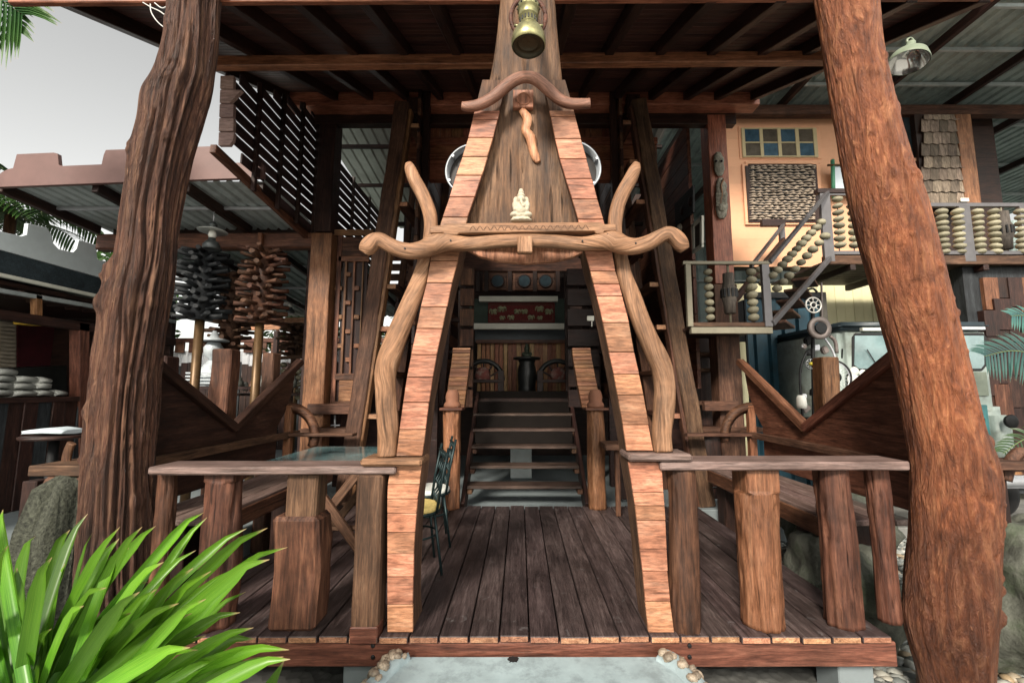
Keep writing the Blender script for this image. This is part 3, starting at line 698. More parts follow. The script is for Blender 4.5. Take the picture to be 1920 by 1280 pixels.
for k, pts in enumerate(([(268, 5), (283, 14), (300, 22), (316, 34)], [(282, 8), (284, 24), (296, 42), (312, 55)], [(290, 6), (305, 16), (318, 8)])):
    o = sweep('roof_cable', [W(x, y, 2.62) for x, y in cat(pts, 5)], 0.004, None, WIREW, proof, sides=6)

# ------------------------------------------------------------------ brass bell lamp in front of the slab
BRASS = plain('aged_brass', (0.36, 0.34, 0.17), rough=0.35, metal=0.75, var=0.35, scale=20, bump=0.1, dirt=(0.10, 0.10, 0.06), dscale=12)
BRASSIN = plain('dark_brass', (0.07, 0.06, 0.038), rough=0.5, metal=0.5, var=0.3, bump=0.1)  # darker brass for the inside of the bell
YB = 2.2
lc = W(991, 88, YB); rad = S(32, 88, YB)
lamp = thing('hanging_lamp', 'brass pressure lamp with a bell-shaped tank hanging in front of the tall slab', 'lamp', (lc.x, lc.y, lc.z))
k = rad
lathe('bell', [(k * .95, 0), (k, 0.006), (k * 1.0, k * .35), (k * .92, k * .75), (k * .72, k * 1.1), (k * .5, k * 1.28), (k * .42, k * 1.33)], BRASS, lc, lamp, 40, cap=False)
lathe('bell_base', [(k * .955, 0.001), (k * .93, k * .22), (k * .64, k * .30), (k * .60, k * .20), (k * .56, k * .26), (k * .3, k * .30), (k * .02, k * .31)], BRASSIN, lc, lamp, 40, cap=False)
lathe('burner', [(k * .42, k * 1.3), (k * .5, k * 1.38), (k * .5, k * 1.75), (k * .58, k * 1.8), (k * .60, k * 1.9), (k * .58, k * 2.25), (k * .66, k * 2.3), (k * .66, k * 2.55), (k * .4, k * 2.7)], BRASS, lc, lamp, 32)
for i in range(16):
    th = 2 * pi * i / 16
    q = lc + Vector((k * .5 * cos(th), k * .5 * sin(th), k * 1.45))
    box('slot', q - Vector((.0035, .0035, 0)), q + Vector((.0035, .0035, k * .24)), IRON, lamp, bev=0)
for i in range(14):
    th = 2 * pi * i / 14
    q = lc + Vector((k * .655 * cos(th), k * .655 * sin(th), k * 2.42)); lathe('vent_hole', [(.005, -.003), (.005, .004)], IRON, q, lamp, 8, rot=Matrix.Rotation(th, 4, 'Z') @ Matrix.Rotation(pi / 2, 4, 'Y'))
for s_ in (-1, 1): tube('wing_nut', lc + Vector((s_ * k * .45, 0, k * 1.3)), lc + Vector((s_ * k * .85, 0, k * 1.36)), 0.008, BRASS, lamp)
from_bm('wooden_hoop', bm_torus(k * 1.06, k * .13, 32, 8, M=Matrix.Translation(lc + Vector((0, k * .7, k * 2.55))) @ Matrix.Scale(1.25, 4, (0, 0, 1)) @ Matrix.Rotation(pi / 2, 4, 'X')), POST('X'), lamp)
beam('bracket_arm', lc + Vector((0, 0, k * 2.9)), W(991, -20, 2.66), 0.05, 0.05, POST('X'), lamp)
tube('hook_rod', lc + Vector((0, 0, k * 2.5)), lc + Vector((0, 0, k * 3.0)), 0.006, IRON, lamp)

# ------------------------------------------------------------------ small pale seated statue on the carved shelf
STONE = plain('cream_stone', (0.46, 0.41, 0.31), rough=0.75, var=0.2, scale=30, bump=0.4, dirt=(0.34, 0.29, 0.2), dscale=20, damt=0.4)
sb = W(977, 416, 2.46); u = S(1.0, 390, 2.46)
stt = bmesh.new()
def blob(x, y, z, rx, ry, rz): bm_ball(u, 2, (rx, ry, rz), nz=0.08, nsc=2.5, seed=x, c=sb + Vector((x * u, y * u, z * u)), bm=stt)
for a in ((0, 0, 3, 21, 13, 5), (0, 0, 11, 18, 12, 7), (-13, -4, 12, 8, 8, 5.5), (13, -4, 12, 8, 8, 5.5), (0, -5, 20, 12, 9, 11), (0, 0, 30, 12, 8, 10), (-12, 0, 30, 4, 5, 10), (12, 0, 30, 4, 5, 10),
          (-11, -7, 21, 4, 5, 5), (11, -7, 21, 4, 5, 5), (0, -1, 43, 8.5, 8, 8), (-10, 1, 42, 5, 2.5, 8), (10, 1, 42, 5, 2.5, 8), (0, -9, 38, 3, 3.2, 7), (1.5, -12, 31, 2.6, 2.6, 5), (4, -12.5, 26, 3, 2.5, 2.5),
          (0, 0, 51, 8, 7.5, 4.5), (0, 0, 57, 6, 6, 4.5), (0, 0, 62, 4, 4, 3), (-14, 2, 33, 3, 3, 7), (14, 2, 33, 3, 3, 7)): blob(*a)
o = from_bm('statue', stt, STONE); md = o.modifiers.new('fuse', 'REMESH'); md.mode = 'VOXEL'; md.voxel_size = 0.0035; md.use_smooth_shade = True
props(o, 'small cream stone seated elephant-headed statue on the carved shelf of the arch', 'statue')

# ------------------------------------------------------------------ house front: posts, gable, ladders, interior
house = thing('wooden_house', 'dark red wooden house front with tall posts, plank gable and open interior behind the deck', 'house', (0, 6.5, -0.05))
YP = 5.65
def vpost(px_top, px_bot, py_top, py_bot, wpx, mat, name='post', parent=house, Y=YP, d=0.2):
    a = W(px_top, py_top, Y); b = W(px_bot, py_bot, Y)
    w_ = S(wpx, (py_top + py_bot) / 2, Y)
    return box(name, ((a.x + b.x) / 2 - w_ / 2, Y, b.z), ((a.x + b.x) / 2 + w_ / 2, Y + d, a.z), mat, parent, bev=0.01, rough=0.003)
xl = W(611, 300, YP).x; xr = W(1349, 330, YP).x
box('post', (xl - 0.12, YP, 3.49), (xl + 0.11, YP + 0.24, 5.2), DARK(), house, rough=0.003)
box('post', (xl - 0.147, YP, -0.05), (xl + 0.135, YP + 0.24, 3.47), HONEY(), house, rough=0.003)
box('post', (xr - 0.13, YP, 2.76), (xr + 0.13, YP + 0.24, 5.2), RUST_(), house, rough=0.003)
box('post', (xr - 0.155, YP, -0.05), (xr + 0.155, YP + 0.24, 2.75), GREY(), house, rough=0.003)
# second beam under the porch beam, gable lining of vertical planks, cross beams
YG = 5.95
a = W(640, 214, YG); b_ = W(1322, 214, YG)
box('tie_beam', (a.x - .3, YG - 0.30, W(0, 232, YG - .3).z), (b_.x + .3, YG - 0.18, W(0, 196, YG - .3).z), DARK(), house)
zt1, zt0 = W(0, 190, YG).z, W(0, 266, YG).z
x0 = W(760, 230, YG).x; x1 = W(1215, 230, YG).x; n = 21
for i in range(n):
    xa = x0 + (x1 - x0) * i / n; xb = x0 + (x1 - x0) * (i + 1) / n
    box('gable_plank', (xa + .003, YG + 0.02 * (i % 2), zt0), (xb - .003, YG + 0.04 + 0.02 * (i % 2), zt1), RUST_() if i % 4 else HONEY(), house, bev=0.004)
for py0, py1, yy in ((264, 276, YG - 0.10), (276, 300, YG - 0.05), (301, 338, YG - 0.02)):
    box('lintel', (x0 - .1, yy, W(0, py1, YG).z), (x1 + .1, yy + 0.12, W(0, py0, YG).z - .002), RUST_(), house, rough=0.003)
# inner side walls of horizontal boards, stepping back to the stair well
for sx, pxs in ((-1, 770), (1, 1190)):
    X0 = sx * 1.34
    for i in range(19):
        z0 = 1.20 + i * 0.235
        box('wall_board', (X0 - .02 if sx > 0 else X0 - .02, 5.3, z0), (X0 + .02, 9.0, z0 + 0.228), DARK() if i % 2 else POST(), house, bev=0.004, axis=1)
    for yy in (5.4, 6.9): box('wall_stud', (X0 - sx * .07 - .045, yy, 0), (X0 - sx * .07 + .045, yy + .09, 5.6), DARK(), house)
    # leaning studs seen as dark slats between arch and ladder
    for k, (pa, pb) in enumerate(((800, 752), (838, 790), (864, 826), (776, 724))):
        if sx > 0: pa, pb = 1950 - pa, 1950 - pb
        p0, p1 = W(pa, 345, 6.35 + .12 * k), W(pb, 760, 6.35 + .12 * k)
        beam('leaning_stud', p1, p0, 0.10, 0.05, POST() if k % 2 else DARK(), house, up=(0, 1, 0))
    for k, py in enumerate((420, 480, 540, 600, 660)):
        p0, p1 = W(745 if sx < 0 else 1205, py, 6.85), W(872 if sx < 0 else 1085, py, 6.85)
        beam('nogging', p0, p1, 0.06, 0.06, DARK(), house)
    # corbelled boards of the stair well (stepped dark boards)
    for i in range(7):
        pa, pb = (862, 888) if sx < 0 else (1064, 1122)
        z = W(0, 520 + i * 38, 6.4)
        box('side_board', (min(W(pa, 600, 6.4).x, W(pb, 600, 6.4).x), 6.4, z.z - .12), (max(W(pa, 600, 6.4).x, W(pb, 600, 6.4).x), 6.45 + .02 * (i % 2), z.z + .14), POST() if sx < 0 else DARK(), house, bev=0.004)
# roof over the house and outer walls; ceiling cut short so sky light reaches the room end
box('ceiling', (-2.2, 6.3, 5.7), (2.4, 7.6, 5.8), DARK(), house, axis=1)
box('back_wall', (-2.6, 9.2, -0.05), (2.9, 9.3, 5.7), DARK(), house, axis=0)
for zz in range(15):
    z0 = 1.35 + zz * .26
    box('siding_board', (2.455, 5.92, z0), (2.505, 9.18, z0 + .255), BEAM(), house, bev=0.004, axis=1)
    if zz < 6: box('siding_board', (-1.87, 6.3, z0 + 0.0), (-1.82, 9.18, z0 + .255), DARK(), house, bev=0.004, axis=1)
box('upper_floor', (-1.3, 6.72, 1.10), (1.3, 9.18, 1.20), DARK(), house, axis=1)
# framed pictures and dark relief panel on the side wall (they hang there: things of their own further below)
# room end: porthole frieze, white beams, curtain boards
YE = 8.6
def rect(name, px0, py0, px1, py1, Y, d, mat, parent, bev=0.004, axis=None):
    a = W(px0, py1, Y); b = W(px1, py0, Y)
    return box(name, (a.x, Y, a.z), (b.x, Y + d, b.z), mat, parent, bev=bev, axis=axis)
rect('upper_boarding', 858, 470, 1112, 508, YE - .05, .05, POST(), house, axis=0)
fz = rect('porthole_frieze', 905, 509, 1046, 545, YE, .05, BEAM(), house)
BLUEG = plain('porthole_glass', (0.045, 0.07, 0.085), rough=0.12, var=0.4, scale=6, bump=0, spec=0.6)
for px in (933, 983, 1023):
    rect('porthole_frame', px - 17, 512, px + 17, 544, YE - .03, .03, POST(), fz, axis=0)
    c = W(px, 527, YE - .035); from_bm('porthole_ring', bm_torus(S(11.5, 527, YE), 0.02, 24, 6, M=Matrix.Translation(c) @ Matrix.Rotation(pi / 2, 4, 'X')), DARK('X'), fz)
    lathe('porthole_glass', [(S(11, 527, YE), 0), (S(11, 527, YE), 0.01)], BLUEG, c + Vector((0, -.004, 0)), fz, 24, rot=Matrix.Rotation(pi / 2, 4, 'X'))
for i, px in enumerate((896, 912, 956, 1003, 1046)): rect('frieze_post', px - 4, 508, px + 4, 547, YE - .06, .05, DARK(), fz)
WHITE = plain('white_paint', (0.66, 0.66, 0.58), rough=0.5, var=0.08, bump=0.05)
rect('white_beam', 898, 555, 1046, 565, YE - .5, .1, WHITE, house); rect('white_beam', 888, 606, 1058, 617, YE - .7, .1, WHITE, house)
rect('soffit_board', 890, 618, 1060, 640, YE - .3, .05, plain('blue_grey_board', (0.06, 0.075, 0.085), rough=0.5), house)
GREENW = plain('dull_green_wall', (0.05, 0.075, 0.06), rough=0.7)
rect('panel_wall', 880, 560, 1062, 612, YE - .2, .05, GREENW, house, axis=0)
for i in range(20):
    xa = 894 + i * 8.3
    rect('curtain_board', xa, 641, xa + 7.9, 756, YE - .25 + .05 * (i % 2) + .02 * (i % 3), .03, (wood('curtain_red_wood', (0.30, 0.09, 0.04), (0.52, 0.19, 0.09), (0.66, 0.32, 0.17), 'X', vary=.4, stain=.25, rough=.4) if i % 3 else wood('curtain_gold_wood', (0.42, 0.22, 0.08), (0.62, 0.36, 0.15), (0.74, 0.5, 0.25), 'X', vary=.2, stain=.25, rough=.4)), house)
rect('curtain_rail', 892, 637, 1060, 643, YE - .36, .05, BEAM(), house)
# slim uprights of the stair opening
for px in (886, 1064): rect('upright', px - 3, 512, px + 3, 752, 6.75, .06, DARK(), house)

# elephant hanging
CLOTH = plain('maroon_cloth', (0.16, 0.028, 0.026), rough=0.9, var=0.5, scale=40, bump=0.3)
GOLD = plain('gold_embroidery', (0.34, 0.35, 0.21), rough=0.7, var=0.4, scale=60, bump=0.4)
hg = thing('wall_hanging', 'maroon embroidered wall hanging with rows of pale elephants at the back of the room', 'wall hanging', W(977, 605, YE - .27))
rect('cloth', 915, 567, 1040, 605, YE - .26, .015, CLOTH, hg, axis=0)
for (a0, b0, a1, b1) in ((918, 570, 1037, 571.5), (918, 601, 1037, 602.5), (918, 570, 919.5, 602), (1035.5, 570, 1037, 602)): rect('border', a0, b0, a1, b1, YE - .27, .01, BEAM(), hg, bev=0)
def elephant(px, py, s, fl):
    bm = bmesh.new(); u_ = S(s, py, YE); c = W(px, py, YE - .265)
    for x, z, rx, rz in ((0, 0, 6, 4.3), (-2, 1.5, 5, 3.5), (6.2, 1.6, 3, 3), (4.8, 1.4, 2, 3), (8.6, -1, 1, 3), (8.6, -3.5, 1.4, .9), (-4.2, -4, 1.5, 3.6), (-1.6, -4, 1.4, 3.4), (2.2, -4, 1.4, 3.5), (4.6, -4, 1.4, 3.4), (-6.4, -.5, .6, 2.6)):
        bm_ball(u_, 1, (rx, 3.0 * .012 / u_ / 3, rz), c=c + Vector((x * u_ * fl, 0, z * u_)), bm=bm)
    from_bm('embroidered_elephant', bm, GOLD, hg)
for px, py, s, fl in ((926, 583, .95, -1), (940, 578, 1.0, 1), (969, 583, .8, 1), (984, 583, .8, -1), (1013, 578, 1, -1), (1028, 583, .95, 1), (941, 595, .65, 1), (959, 594, .8, -1), (995, 594, .8, 1), (1013, 595, .65, -1)): elephant(px, py, s, fl)

# bust on pedestal and two wheel-backed chairs
BLK = plain('black_lacquer', (0.018, 0.020, 0.019), rough=0.35, var=0.4, bump=0.2, scale=14)
YQ = 7.6
pb = W(988, 745, YQ); u = S(1, 700, YQ)
pd = thing('pedestal', 'dark carved pedestal with a round tray at the top of the stairs', 'pedestal', (pb.x, YQ, 1.2))
lathe('column', [(24 * u, 0), (24 * u, 4 * u), (17 * u, 9 * u), (16 * u, 20 * u), (18 * u, 38 * u), (17 * u, 52 * u), (14 * u, 62 * u), (16 * u, 68 * u)], BLK, (pb.x, YQ, 1.2), pd, 20)
lathe('tray', [(10 * u, 68 * u), (25 * u, 70 * u), (26 * u, 73 * u), (24 * u, 74 * u)], BLK, (pb.x, YQ, 1.2), pd, 24)
bm = bmesh.new()
for x, z, rx, ry, rz in ((0, 78, 9, 6, 5), (0, 85, 5, 5, 6), (0, 90, 5.5, 6, 7), (0, 96, 4, 4, 4), (-6, 80, 4, 4, 4), (6, 80, 4, 4, 4), (0, 89, 1, 7, 2)): bm_ball(u, 2, (rx, ry, rz), nz=.06, c=Vector((pb.x + x * u, YQ, 1.2 + z * u)), bm=bm)
o = from_bm('bust', bm, plain('green_bronze', (0.06, 0.075, 0.05), rough=0.4, metal=0.4, bump=0.2)); props(o, 'small dark green bust standing on the pedestal tray', 'bust')
for sx, pxc, lab in ((-1, 908, 'wheel-backed dark chair left of the pedestal'), (1, 1044, 'wheel-backed dark chair right of the pedestal')):
    cb = W(pxc, 745, 7.3); ch = thing('wheel_chair_seat', lab, 'chair', (cb.x, 7.3, 1.2), 'wheel-backed chairs in the room')
    ch.name = 'wooden_chair'
    R = S(36, 700, 7.3); cc = Vector((cb.x - sx * -.02, 7.35, 1.2 + S(32, 700, 7.3)))
    from_bm('wheel_back', bm_torus(R, R * .13, 28, 6, M=Matrix.Translation(cc) @ Matrix.Rotation(pi / 2, 4, 'X'), a0=0, a1=pi), BLK, ch)
    for k in range(5):
        th = pi * (k + 1) / 6; beam('spoke', cc, cc + Vector((cos(th) * R, 0, sin(th) * R)), .03, .03, DARK(), ch)
    box('seat', (cb.x - R, 6.95, 1.2 + R * .75), (cb.x + R, 7.35, 1.2 + R * .9), DARK(), ch)
    for lx in (-.9, .9):
        for ly in (6.98, 7.3): box('leg', (cb.x + lx * R - .03, ly, 1.2), (cb.x + lx * R + .03, ly + .05, 1.2 + R * .75), BLK, ch)
    box('arm_post', (cb.x + -sx * R * .9 - .05, 6.96, 1.2), (cb.x - sx * R * .9 + .05, 7.06, 1.2 + R * 1.35), DARK(), ch)
    bm = bmesh.new(); bm_ball(R * .42, 2, (1, .5, 1), nz=.2, c=cc + Vector((0, -.15, R * .25)), bm=bm)
    from_bm('cushion', bm, plain('patterned_cushion', (0.17, 0.05, 0.04), rough=.9, dirt=(.25, .24, .2), dscale=14, damt=.9), ch)

# ------------------------------------------------------------------ stairs and newels
stairs = thing('stairs', 'dark open wooden staircase rising from the deck into the house', 'stairs', (0.06, 5.9, -0.05))
tr = [(911, 875, 1091, 5.2, .203), (873, 881, 1086, 5.46, .39), (835, 884, 1081, 5.72, .598), (804, 886, 1078, 5.98, .794), (775, 887, 1074, 6.24, .99), (753, 888, 1070, 6.5, 1.15)]
TREAD = wood('tread_wood', (0.03, 0.018, 0.013), (0.065, 0.04, 0.03), (0.12, 0.08, 0.062), 'X', rough=.5, vary=.3)
for i, (py, a, b_, y, z) in enumerate(tr):
    xa, xb = W(a, py, y).x, W(b_, py, y).x
    box('tread', (xa, y, z - .035), (xb, y + .27, z), TREAD, stairs, bev=.005, axis=0)
    if i >= 2: box('riser_shade', (xa + .02, y + .24, z), (xb - .02, y + .265, z + .16), plain('riser_gap_shade', (.010, .008, .007), rough=.9, spec=.1), stairs, axis=0)  # risers are open; black boards stand in for the shade beyond
for sx in (-1, 1):
    x = (-.66 if sx < 0 else .775)
    beam('stringer', (x, 5.12, -.05), (x, 6.75, 1.20), .05, .24, DARK(), stairs, up=(0, -.6, 1))
    for i, (py, a, b_, y, z) in enumerate(tr): box('cleat', (x - sx * .06 - .03, y + .02, z - .10), (x - sx * .06 + .03, y + .24, z - .037), GREY(), stairs)
    # block-clad curved balusters behind the newels
    rows = [(652, 849, 882), (668, 848, 881), (690, 845, 879), (715, 841, 876), (740, 838, 873), (765, 834, 870)]
    if sx > 0: rows = [(652, 1073, 1107), (668, 1074, 1109), (690, 1078, 1113), (715, 1082, 1118), (740, 1087, 1123), (765, 1092, 1128)]
    rr = cat([tuple(map(float, q)) for q in rows], 3)
    hb = from_bm('baluster_core', bm_prism([W(l, py, 5.52) for py, l, r in rr] + [W(r, py, 5.52) for py, l, r in rr[::-1]], lambda p: p, (0, .14, 0)), GREY('Z'), stairs)
    for (p0, l0, r0), (p1, l1, r1) in zip(rr[::1], rr[1::1]):
        prism('baluster_block', [W(l0, p0 + .3, 5.49), W(r0, p0 + .3, 5.49), W(r1, p1 - .3, 5.49), W(l1, p1 - .3, 5.49)], (0, .028, 0), HONEY('X') if p0 > 655 else TILE('X'), stairs, bev=.003)
    c = W(846 if sx < 0 else 1119, 860, 5.0)
    nw = thing('newel_post', 'rough brown newel post with a clay pot on top, %s of the stairs' % ('left' if sx < 0 else 'right'), 'post', (c.x, 5.0, 0), 'newel posts at the stair foot')
    log_post('shaft', c.x, 5.02, 0.0, 1.10, S(16.5, 860, 5.0), HONEY('Z'), nw, seed=2.0 + sx, nz=.12)
    box('cap_board', (c.x - .13, 4.90, 1.10), (c.x + .13, 5.16, 1.13), BEAM(), nw)
    pot = lathe('clay_pot', [(.095, 0), (.10, .02), (.095, .045), (.075, .07), (.082, .12), (.072, .17), (.055, .20), (.05, .205)], plain('terracotta', (0.22, 0.095, 0.055), rough=.75, var=.3, bump=.3), (c.x, 5.02, 1.13), None, 20)
    props(pot, 'upturned terracotta pot on the cap of the newel post %s of the stairs' % ('left' if sx < 0 else 'right'), 'pot', 'clay pots on the newels')
box('pillar', (W(957, 900, 6.9).x, 6.9, -.05), (W(997, 900, 6.9).x, 7.2, 1.09), plain('grey_pillar', (0.45, 0.5, 0.5), rough=.6, var=.15), house)

# ------------------------------------------------------------------ tall leaning side ladders with shelf-like rungs
for sx, top, bot, lab in ((-1, (757, 196), (662, 835), 'left'), (1, (1196, 190), (1304, 835), 'right')):
    Yl = 5.30
    p1, p0 = W(top[0], top[1], Yl), W(bot[0], bot[1], Yl)
    d = (p0 - p1) / (p0.z - p1.z); foot = p0 + d * (-0.05 - p0.z)
    ld = thing('leaning_ladder', 'tall leaning ladder of rough dark timber with plank rungs, %s of the arch' % lab, 'ladder', (foot.x, Yl, -0.05), 'leaning ladders beside the arch')
    M_ = (p1 - foot)
    fr = beam('front_rail', foot, p1, .19, .15, GREY('X'), ld, up=(0, -1, 0), rough=.013, bev=.012)
    beam('rail_edge', foot + Vector((-sx * .107, .01, 0)), p1 + Vector((-sx * .107, .01, -.1)), .045, .13, HONEY('X') if sx < 0 else POST('X'), ld, up=(0, -1, 0), rough=.006)
    bk = beam('rear_rail', foot + Vector((-sx * .2, .9, 0)), p1 + Vector((-sx * .2, .9, -.05)), .15, .13, POST('X'), ld, up=(0, -1, 0), rough=.008)
    for i in range(9):
        t_ = .10 + i * .105; q = foot.lerp(p1, t_)
        rg = beam('rung', q + Vector((-sx * .18, -.02, 0)), q + Vector((-sx * .22, 1.0, 0)), .14, .065, POST('X'), ld, rough=.004, endmat=ENDG())
    box('head_block', p1 + Vector((-.05 - sx * .08, .02, -.1)), p1 + Vector((.12 - sx * .08, .22, .12)), DARK(), ld)

# gong behind the arch
STEEL = plain('brushed_steel', (0.50, 0.52, 0.55), rough=.4, metal=.45, var=.15, bump=.05)
SKIN = plain('dark_skin', (.03, .026, .024), rough=.6); RIM = plain('pale_rim', (.34, .37, .40), rough=.35, metal=.2, var=.1)
for px, py, sd_, slot in ((888, 323, 'left', -1), (1074, 318, 'right', 1)):
    gc = W(px, py, 3.0); gr = S(48, py, 3.0)
    gong = thing('hand_drum', 'round drum with a pale steel rim peeking out behind the %s arch leg' % sd_, 'drum', gc - Vector((0, 0, gr)), 'drums behind the arch legs')
    rt_ = Matrix.Rotation(radians(12) * slot, 4, 'Z') @ Matrix.Rotation(pi / 2, 4, 'X')
    lathe('steel_rim', [(gr * .94, 0), (gr, 0.0), (gr, .11), (gr * .94, .11), (gr * .94, 0)], RIM, gc + Vector((0, .05, 0)), gong, 56, rot=rt_, cap=False)
    lathe('drum_skin', [(gr * .935, .03), (gr * .935, .045)], SKIN, gc + Vector((0, .05, 0)), gong, 56, rot=rt_)
    for k in range(6): th = 2 * pi * k / 6 + .4; q = gc + Vector((cos(th) * gr, .0, sin(th) * gr)); tube('tuning_lug', q + Vector((0, -.03, 0)), q + Vector((0, .04, 0)), .009, STEEL, gong, 8)
    beam('bracket', gc + Vector((0, .06, 0)), Vector((gc.x * .55, 2.78, gc.z + .1)), .04, .04, DARK(), gong)

# ------------------------------------------------------------------ corrugated sheets
ZINC = plain('zinc_sheet', (0.46, 0.52, 0.52), rough=.5, metal=.05, var=.2, scale=2.5, bump=.05, dirt=(.14, .16, .15), dscale=2.0, damt=.5)
ZINCD = plain('dull_green_zinc', (0.33, 0.41, 0.39), rough=.5, metal=.05, var=.25, scale=2.0, bump=.05, dirt=(.06, .075, .07), dscale=1.5, damt=.5)
def bm_corr(o, u, v, pitch=.12, amp=.022, wide=.55):
    """trapezoid ribs running along v, repeated along u, raised along u x v"""
    o = Vector(o); u = Vector(u); v = Vector(v); nrm = u.cross(v).normalized(); Lu = u.length; un = u.normalized()
    bm = bmesh.new(); ps = []; k = 0.0
    while k < Lu:
        for f, h in ((0, 0), (wide, 0), (wide + .12, 1), (.88, 1)): ps.append((min(Lu, k + f * pitch), h * amp))
        k += pitch
    a = [bm.verts.new(o + un * s + nrm * h) for s, h in ps]; b = [bm.verts.new(o + v + un * s + nrm * h) for s, h in ps]
    for i in range(len(ps) - 1): bm.faces.new((a[i], a[i + 1], b[i + 1], b[i]))
    bmesh.ops.remove_doubles(bm, verts=bm.verts, dist=1e-6)
    return bm

# ------------------------------------------------------------------ left canopy with battlemented fascia
can = thing('metal_canopy', 'corrugated metal canopy with a brown battlemented fascia behind the grooved trunk', 'canopy', (-4.2, 5.1, 3.4))
FAS = plain('fascia_paint', (0.165, 0.092, 0.082), rough=.5, var=.22, scale=2.5, bump=.1, dirt=(.10, .06, .055), dscale=2.0, damt=.4)
fo = [(-8, 351), (-8, 333), (4, 322), (14, 317), (24, 315), (28, 300), (31, 289), (100, 286), (108, 288), (110, 309), (116, 311), (190, 308), (194, 290), (198, 281), (400, 274), (412, 278), (414, 300), (420, 305), (490, 305), (494, 309), (494, 333), (300, 339)]
prism('fascia', [W(x, y, 4.53) for x, y in fo], (0, .045, 0), FAS, can, bev=.003)
zn, zf = W(0, 346, 4.6).z, W(0, 440, 5.75).z + .1
from_bm('corrugated_sheet', bm_corr((-5.9, 4.59, zn + .03), (3.01, 0, 0), (0, 1.4, zf - zn - .02), .147, .028), ZINC, can)
box('closing_board', (-5.8, 5.87, W(0, 440, 5.75).z - .05), (-2.94, 5.9, W(0, 440, 5.75).z + .2), DARK(), can)
for xx in (-5.88, -4.8, -3.77, -2.94): beam('canopy_rafter', (xx, 4.6, zn - .03), (xx, 5.75, zf - .04), .077, .115, DARK(), can)
beam('steel_purlin', (-5.88, 5.18, (zn + zf) / 2 - .0), (-2.92, 5.18, (zn + zf) / 2), .04, .04, STEEL, can)
a, b_ = W(188, 456, 5.75), W(600, 453, 5.75)
beam('canopy_beam', a, b_, .15, S(30, 455, 5.75), HONEY('X') if False else BEAM(), can, rough=.004, bev=.02)
box('beam_strut', (W(490, 440, 5.7).x, 5.62, W(0, 466, 5.7).z), (W(498, 440, 5.7).x, 5.68, W(0, 440, 5.7).z), HONEY(), can)
for px in (240, 583):
    x = W(px, 460, 5.8).x; box('canopy_post', (x - .06, 5.84, -.1), (x + .06, 5.96, 3.4), DARK(), can)
# lower roof behind it, over the yard
can2 = thing('rear_canopy', 'lower corrugated metal roof behind the spiky log columns', 'canopy', (-4, 6.5, 2.6))
z1, z2 = W(0, 470, 6.0).z + .15, W(0, 600, 10.2).z + .1
from_bm('corrugated_sheet', bm_corr((-5.9, 6.0, z1), (3.35, 0, 0), (0, 4.3, z2 - z1), .18, .03), ZINCD, can2)
for yy in (6.9, 8.0, 9.1): 
    z = z1 + (z2 - z1) * (yy - 6.0) / 4.3; beam('steel_purlin', (-5.9, yy, z - .04), (-2.6, yy, z - .04), .035, .035, STEEL, can2)
for xx in (-5.8, -4.7, -3.6, -2.65): beam('rafter', (xx, 6.05, z1 - .1), (xx, 10.2, z2 - .1), .06, .09, DARK(), can2)
a, b_ = W(440, 609, 10.1), W(582, 606, 10.1); beam('end_beam', a, b_, .1, S(22, 608, 10.1), TILE('X'), can2)
for xx in (-5.8, -4.6): box('post', (xx - .05, 10.05, -.1), (xx + .05, 10.15, 2.7), DARK(), can2)

# ------------------------------------------------------------------ slatted screens
SLATB = wood('screen_slat', (0.035, 0.018, 0.018), (0.06, 0.034, 0.034), (0.10, 0.06, 0.058), 'X', rough=.55, vary=.25)
SLATF = wood('screen_front', (0.34, 0.22, 0.19), (0.44, 0.30, 0.265), (0.52, 0.37, 0.33), 'X', rough=.55, vary=.2, stain=.2, crack=.15)
scr = thing('slatted_screen', 'dark slatted louvre screen with pale shaped board ends beside the house post', 'screen', (-2.91, 4.85, 3.6))
X0 = -2.91
def yof(px, py): v = py - PY0; y = FPX * CT + v * ST; return X0 * y / (px - PX0)
for i in range(15):
    z = 3.55 + i * .134; ys = 3.91 if z > 3.74 else 3.91 + (3.74 - z) * 5.5
    if z + .12 > zr(3.95) - .06: ys = max(ys, (z + .18 - 2.777) / .46)
    if ys > 5.6: continue
    beam('slat', (X0, ys, z + .055), (X0, 5.8, z + .03), .02, .108, SLATB, scr, bev=.002)
for yy in (4.37, 4.83, 5.27, 5.69): box('batten', (X0 + .014, yy, 3.46), (X0 + .06, yy + .045, min(5.2, zr(yy) - .08)), DARK(), scr)
for i in range(5):
    y1 = 272 - i * 26.5; y0 = y1 - 24
    e = [(409 + i * .8, y1), (430, y1), (437 + i, y1 - 10), (439 + (i == 3) * 14, y0), (410 + i * .8, y0)] if i in (0, 3) else [(409 + i * .8, y1), (437, y1), (438, y0), (410 + i * .8, y0)]
    prism('board_end', [W(x, y, 3.86) for x, y in e], (0, .04, 0), SLATF, scr, bev=.002)
    if i: pass
beam('screen_sill', (X0 - .04, 3.87, 3.64), (X0 - .04, 5.8, 3.43), .065, .09, BEAM(), scr)
scr2 = thing('slatted_screen', 'smaller dark louvre screen seen through the gap right of the house post', 'screen', (-2.85, 7.3, 3.3))
for i in range(12):
    z = 3.33 + i * .14; beam('slat', (-2.87, 6.3, z), (-2.87, 8.8, z), .02, .108, SLATB, scr2, bev=.002)
for i in range(5):
    z = 3.48 + i * .217; beam('cross_slat', (-2.81, 8.87, z), (-1.92, 8.87, z), .025, .153, BEAM(), scr2, bev=.003)
for yy in (6.9, 7.67, 8.43): box('batten', (-2.855, yy, 3.28), (-2.81, yy + .045, 4.93), DARK(), scr2)
can3 = thing('side_roof', 'pale corrugated roof sheet in the gap between the house post and the ladder', 'roof', (-2.5, 7.6, 5.2))
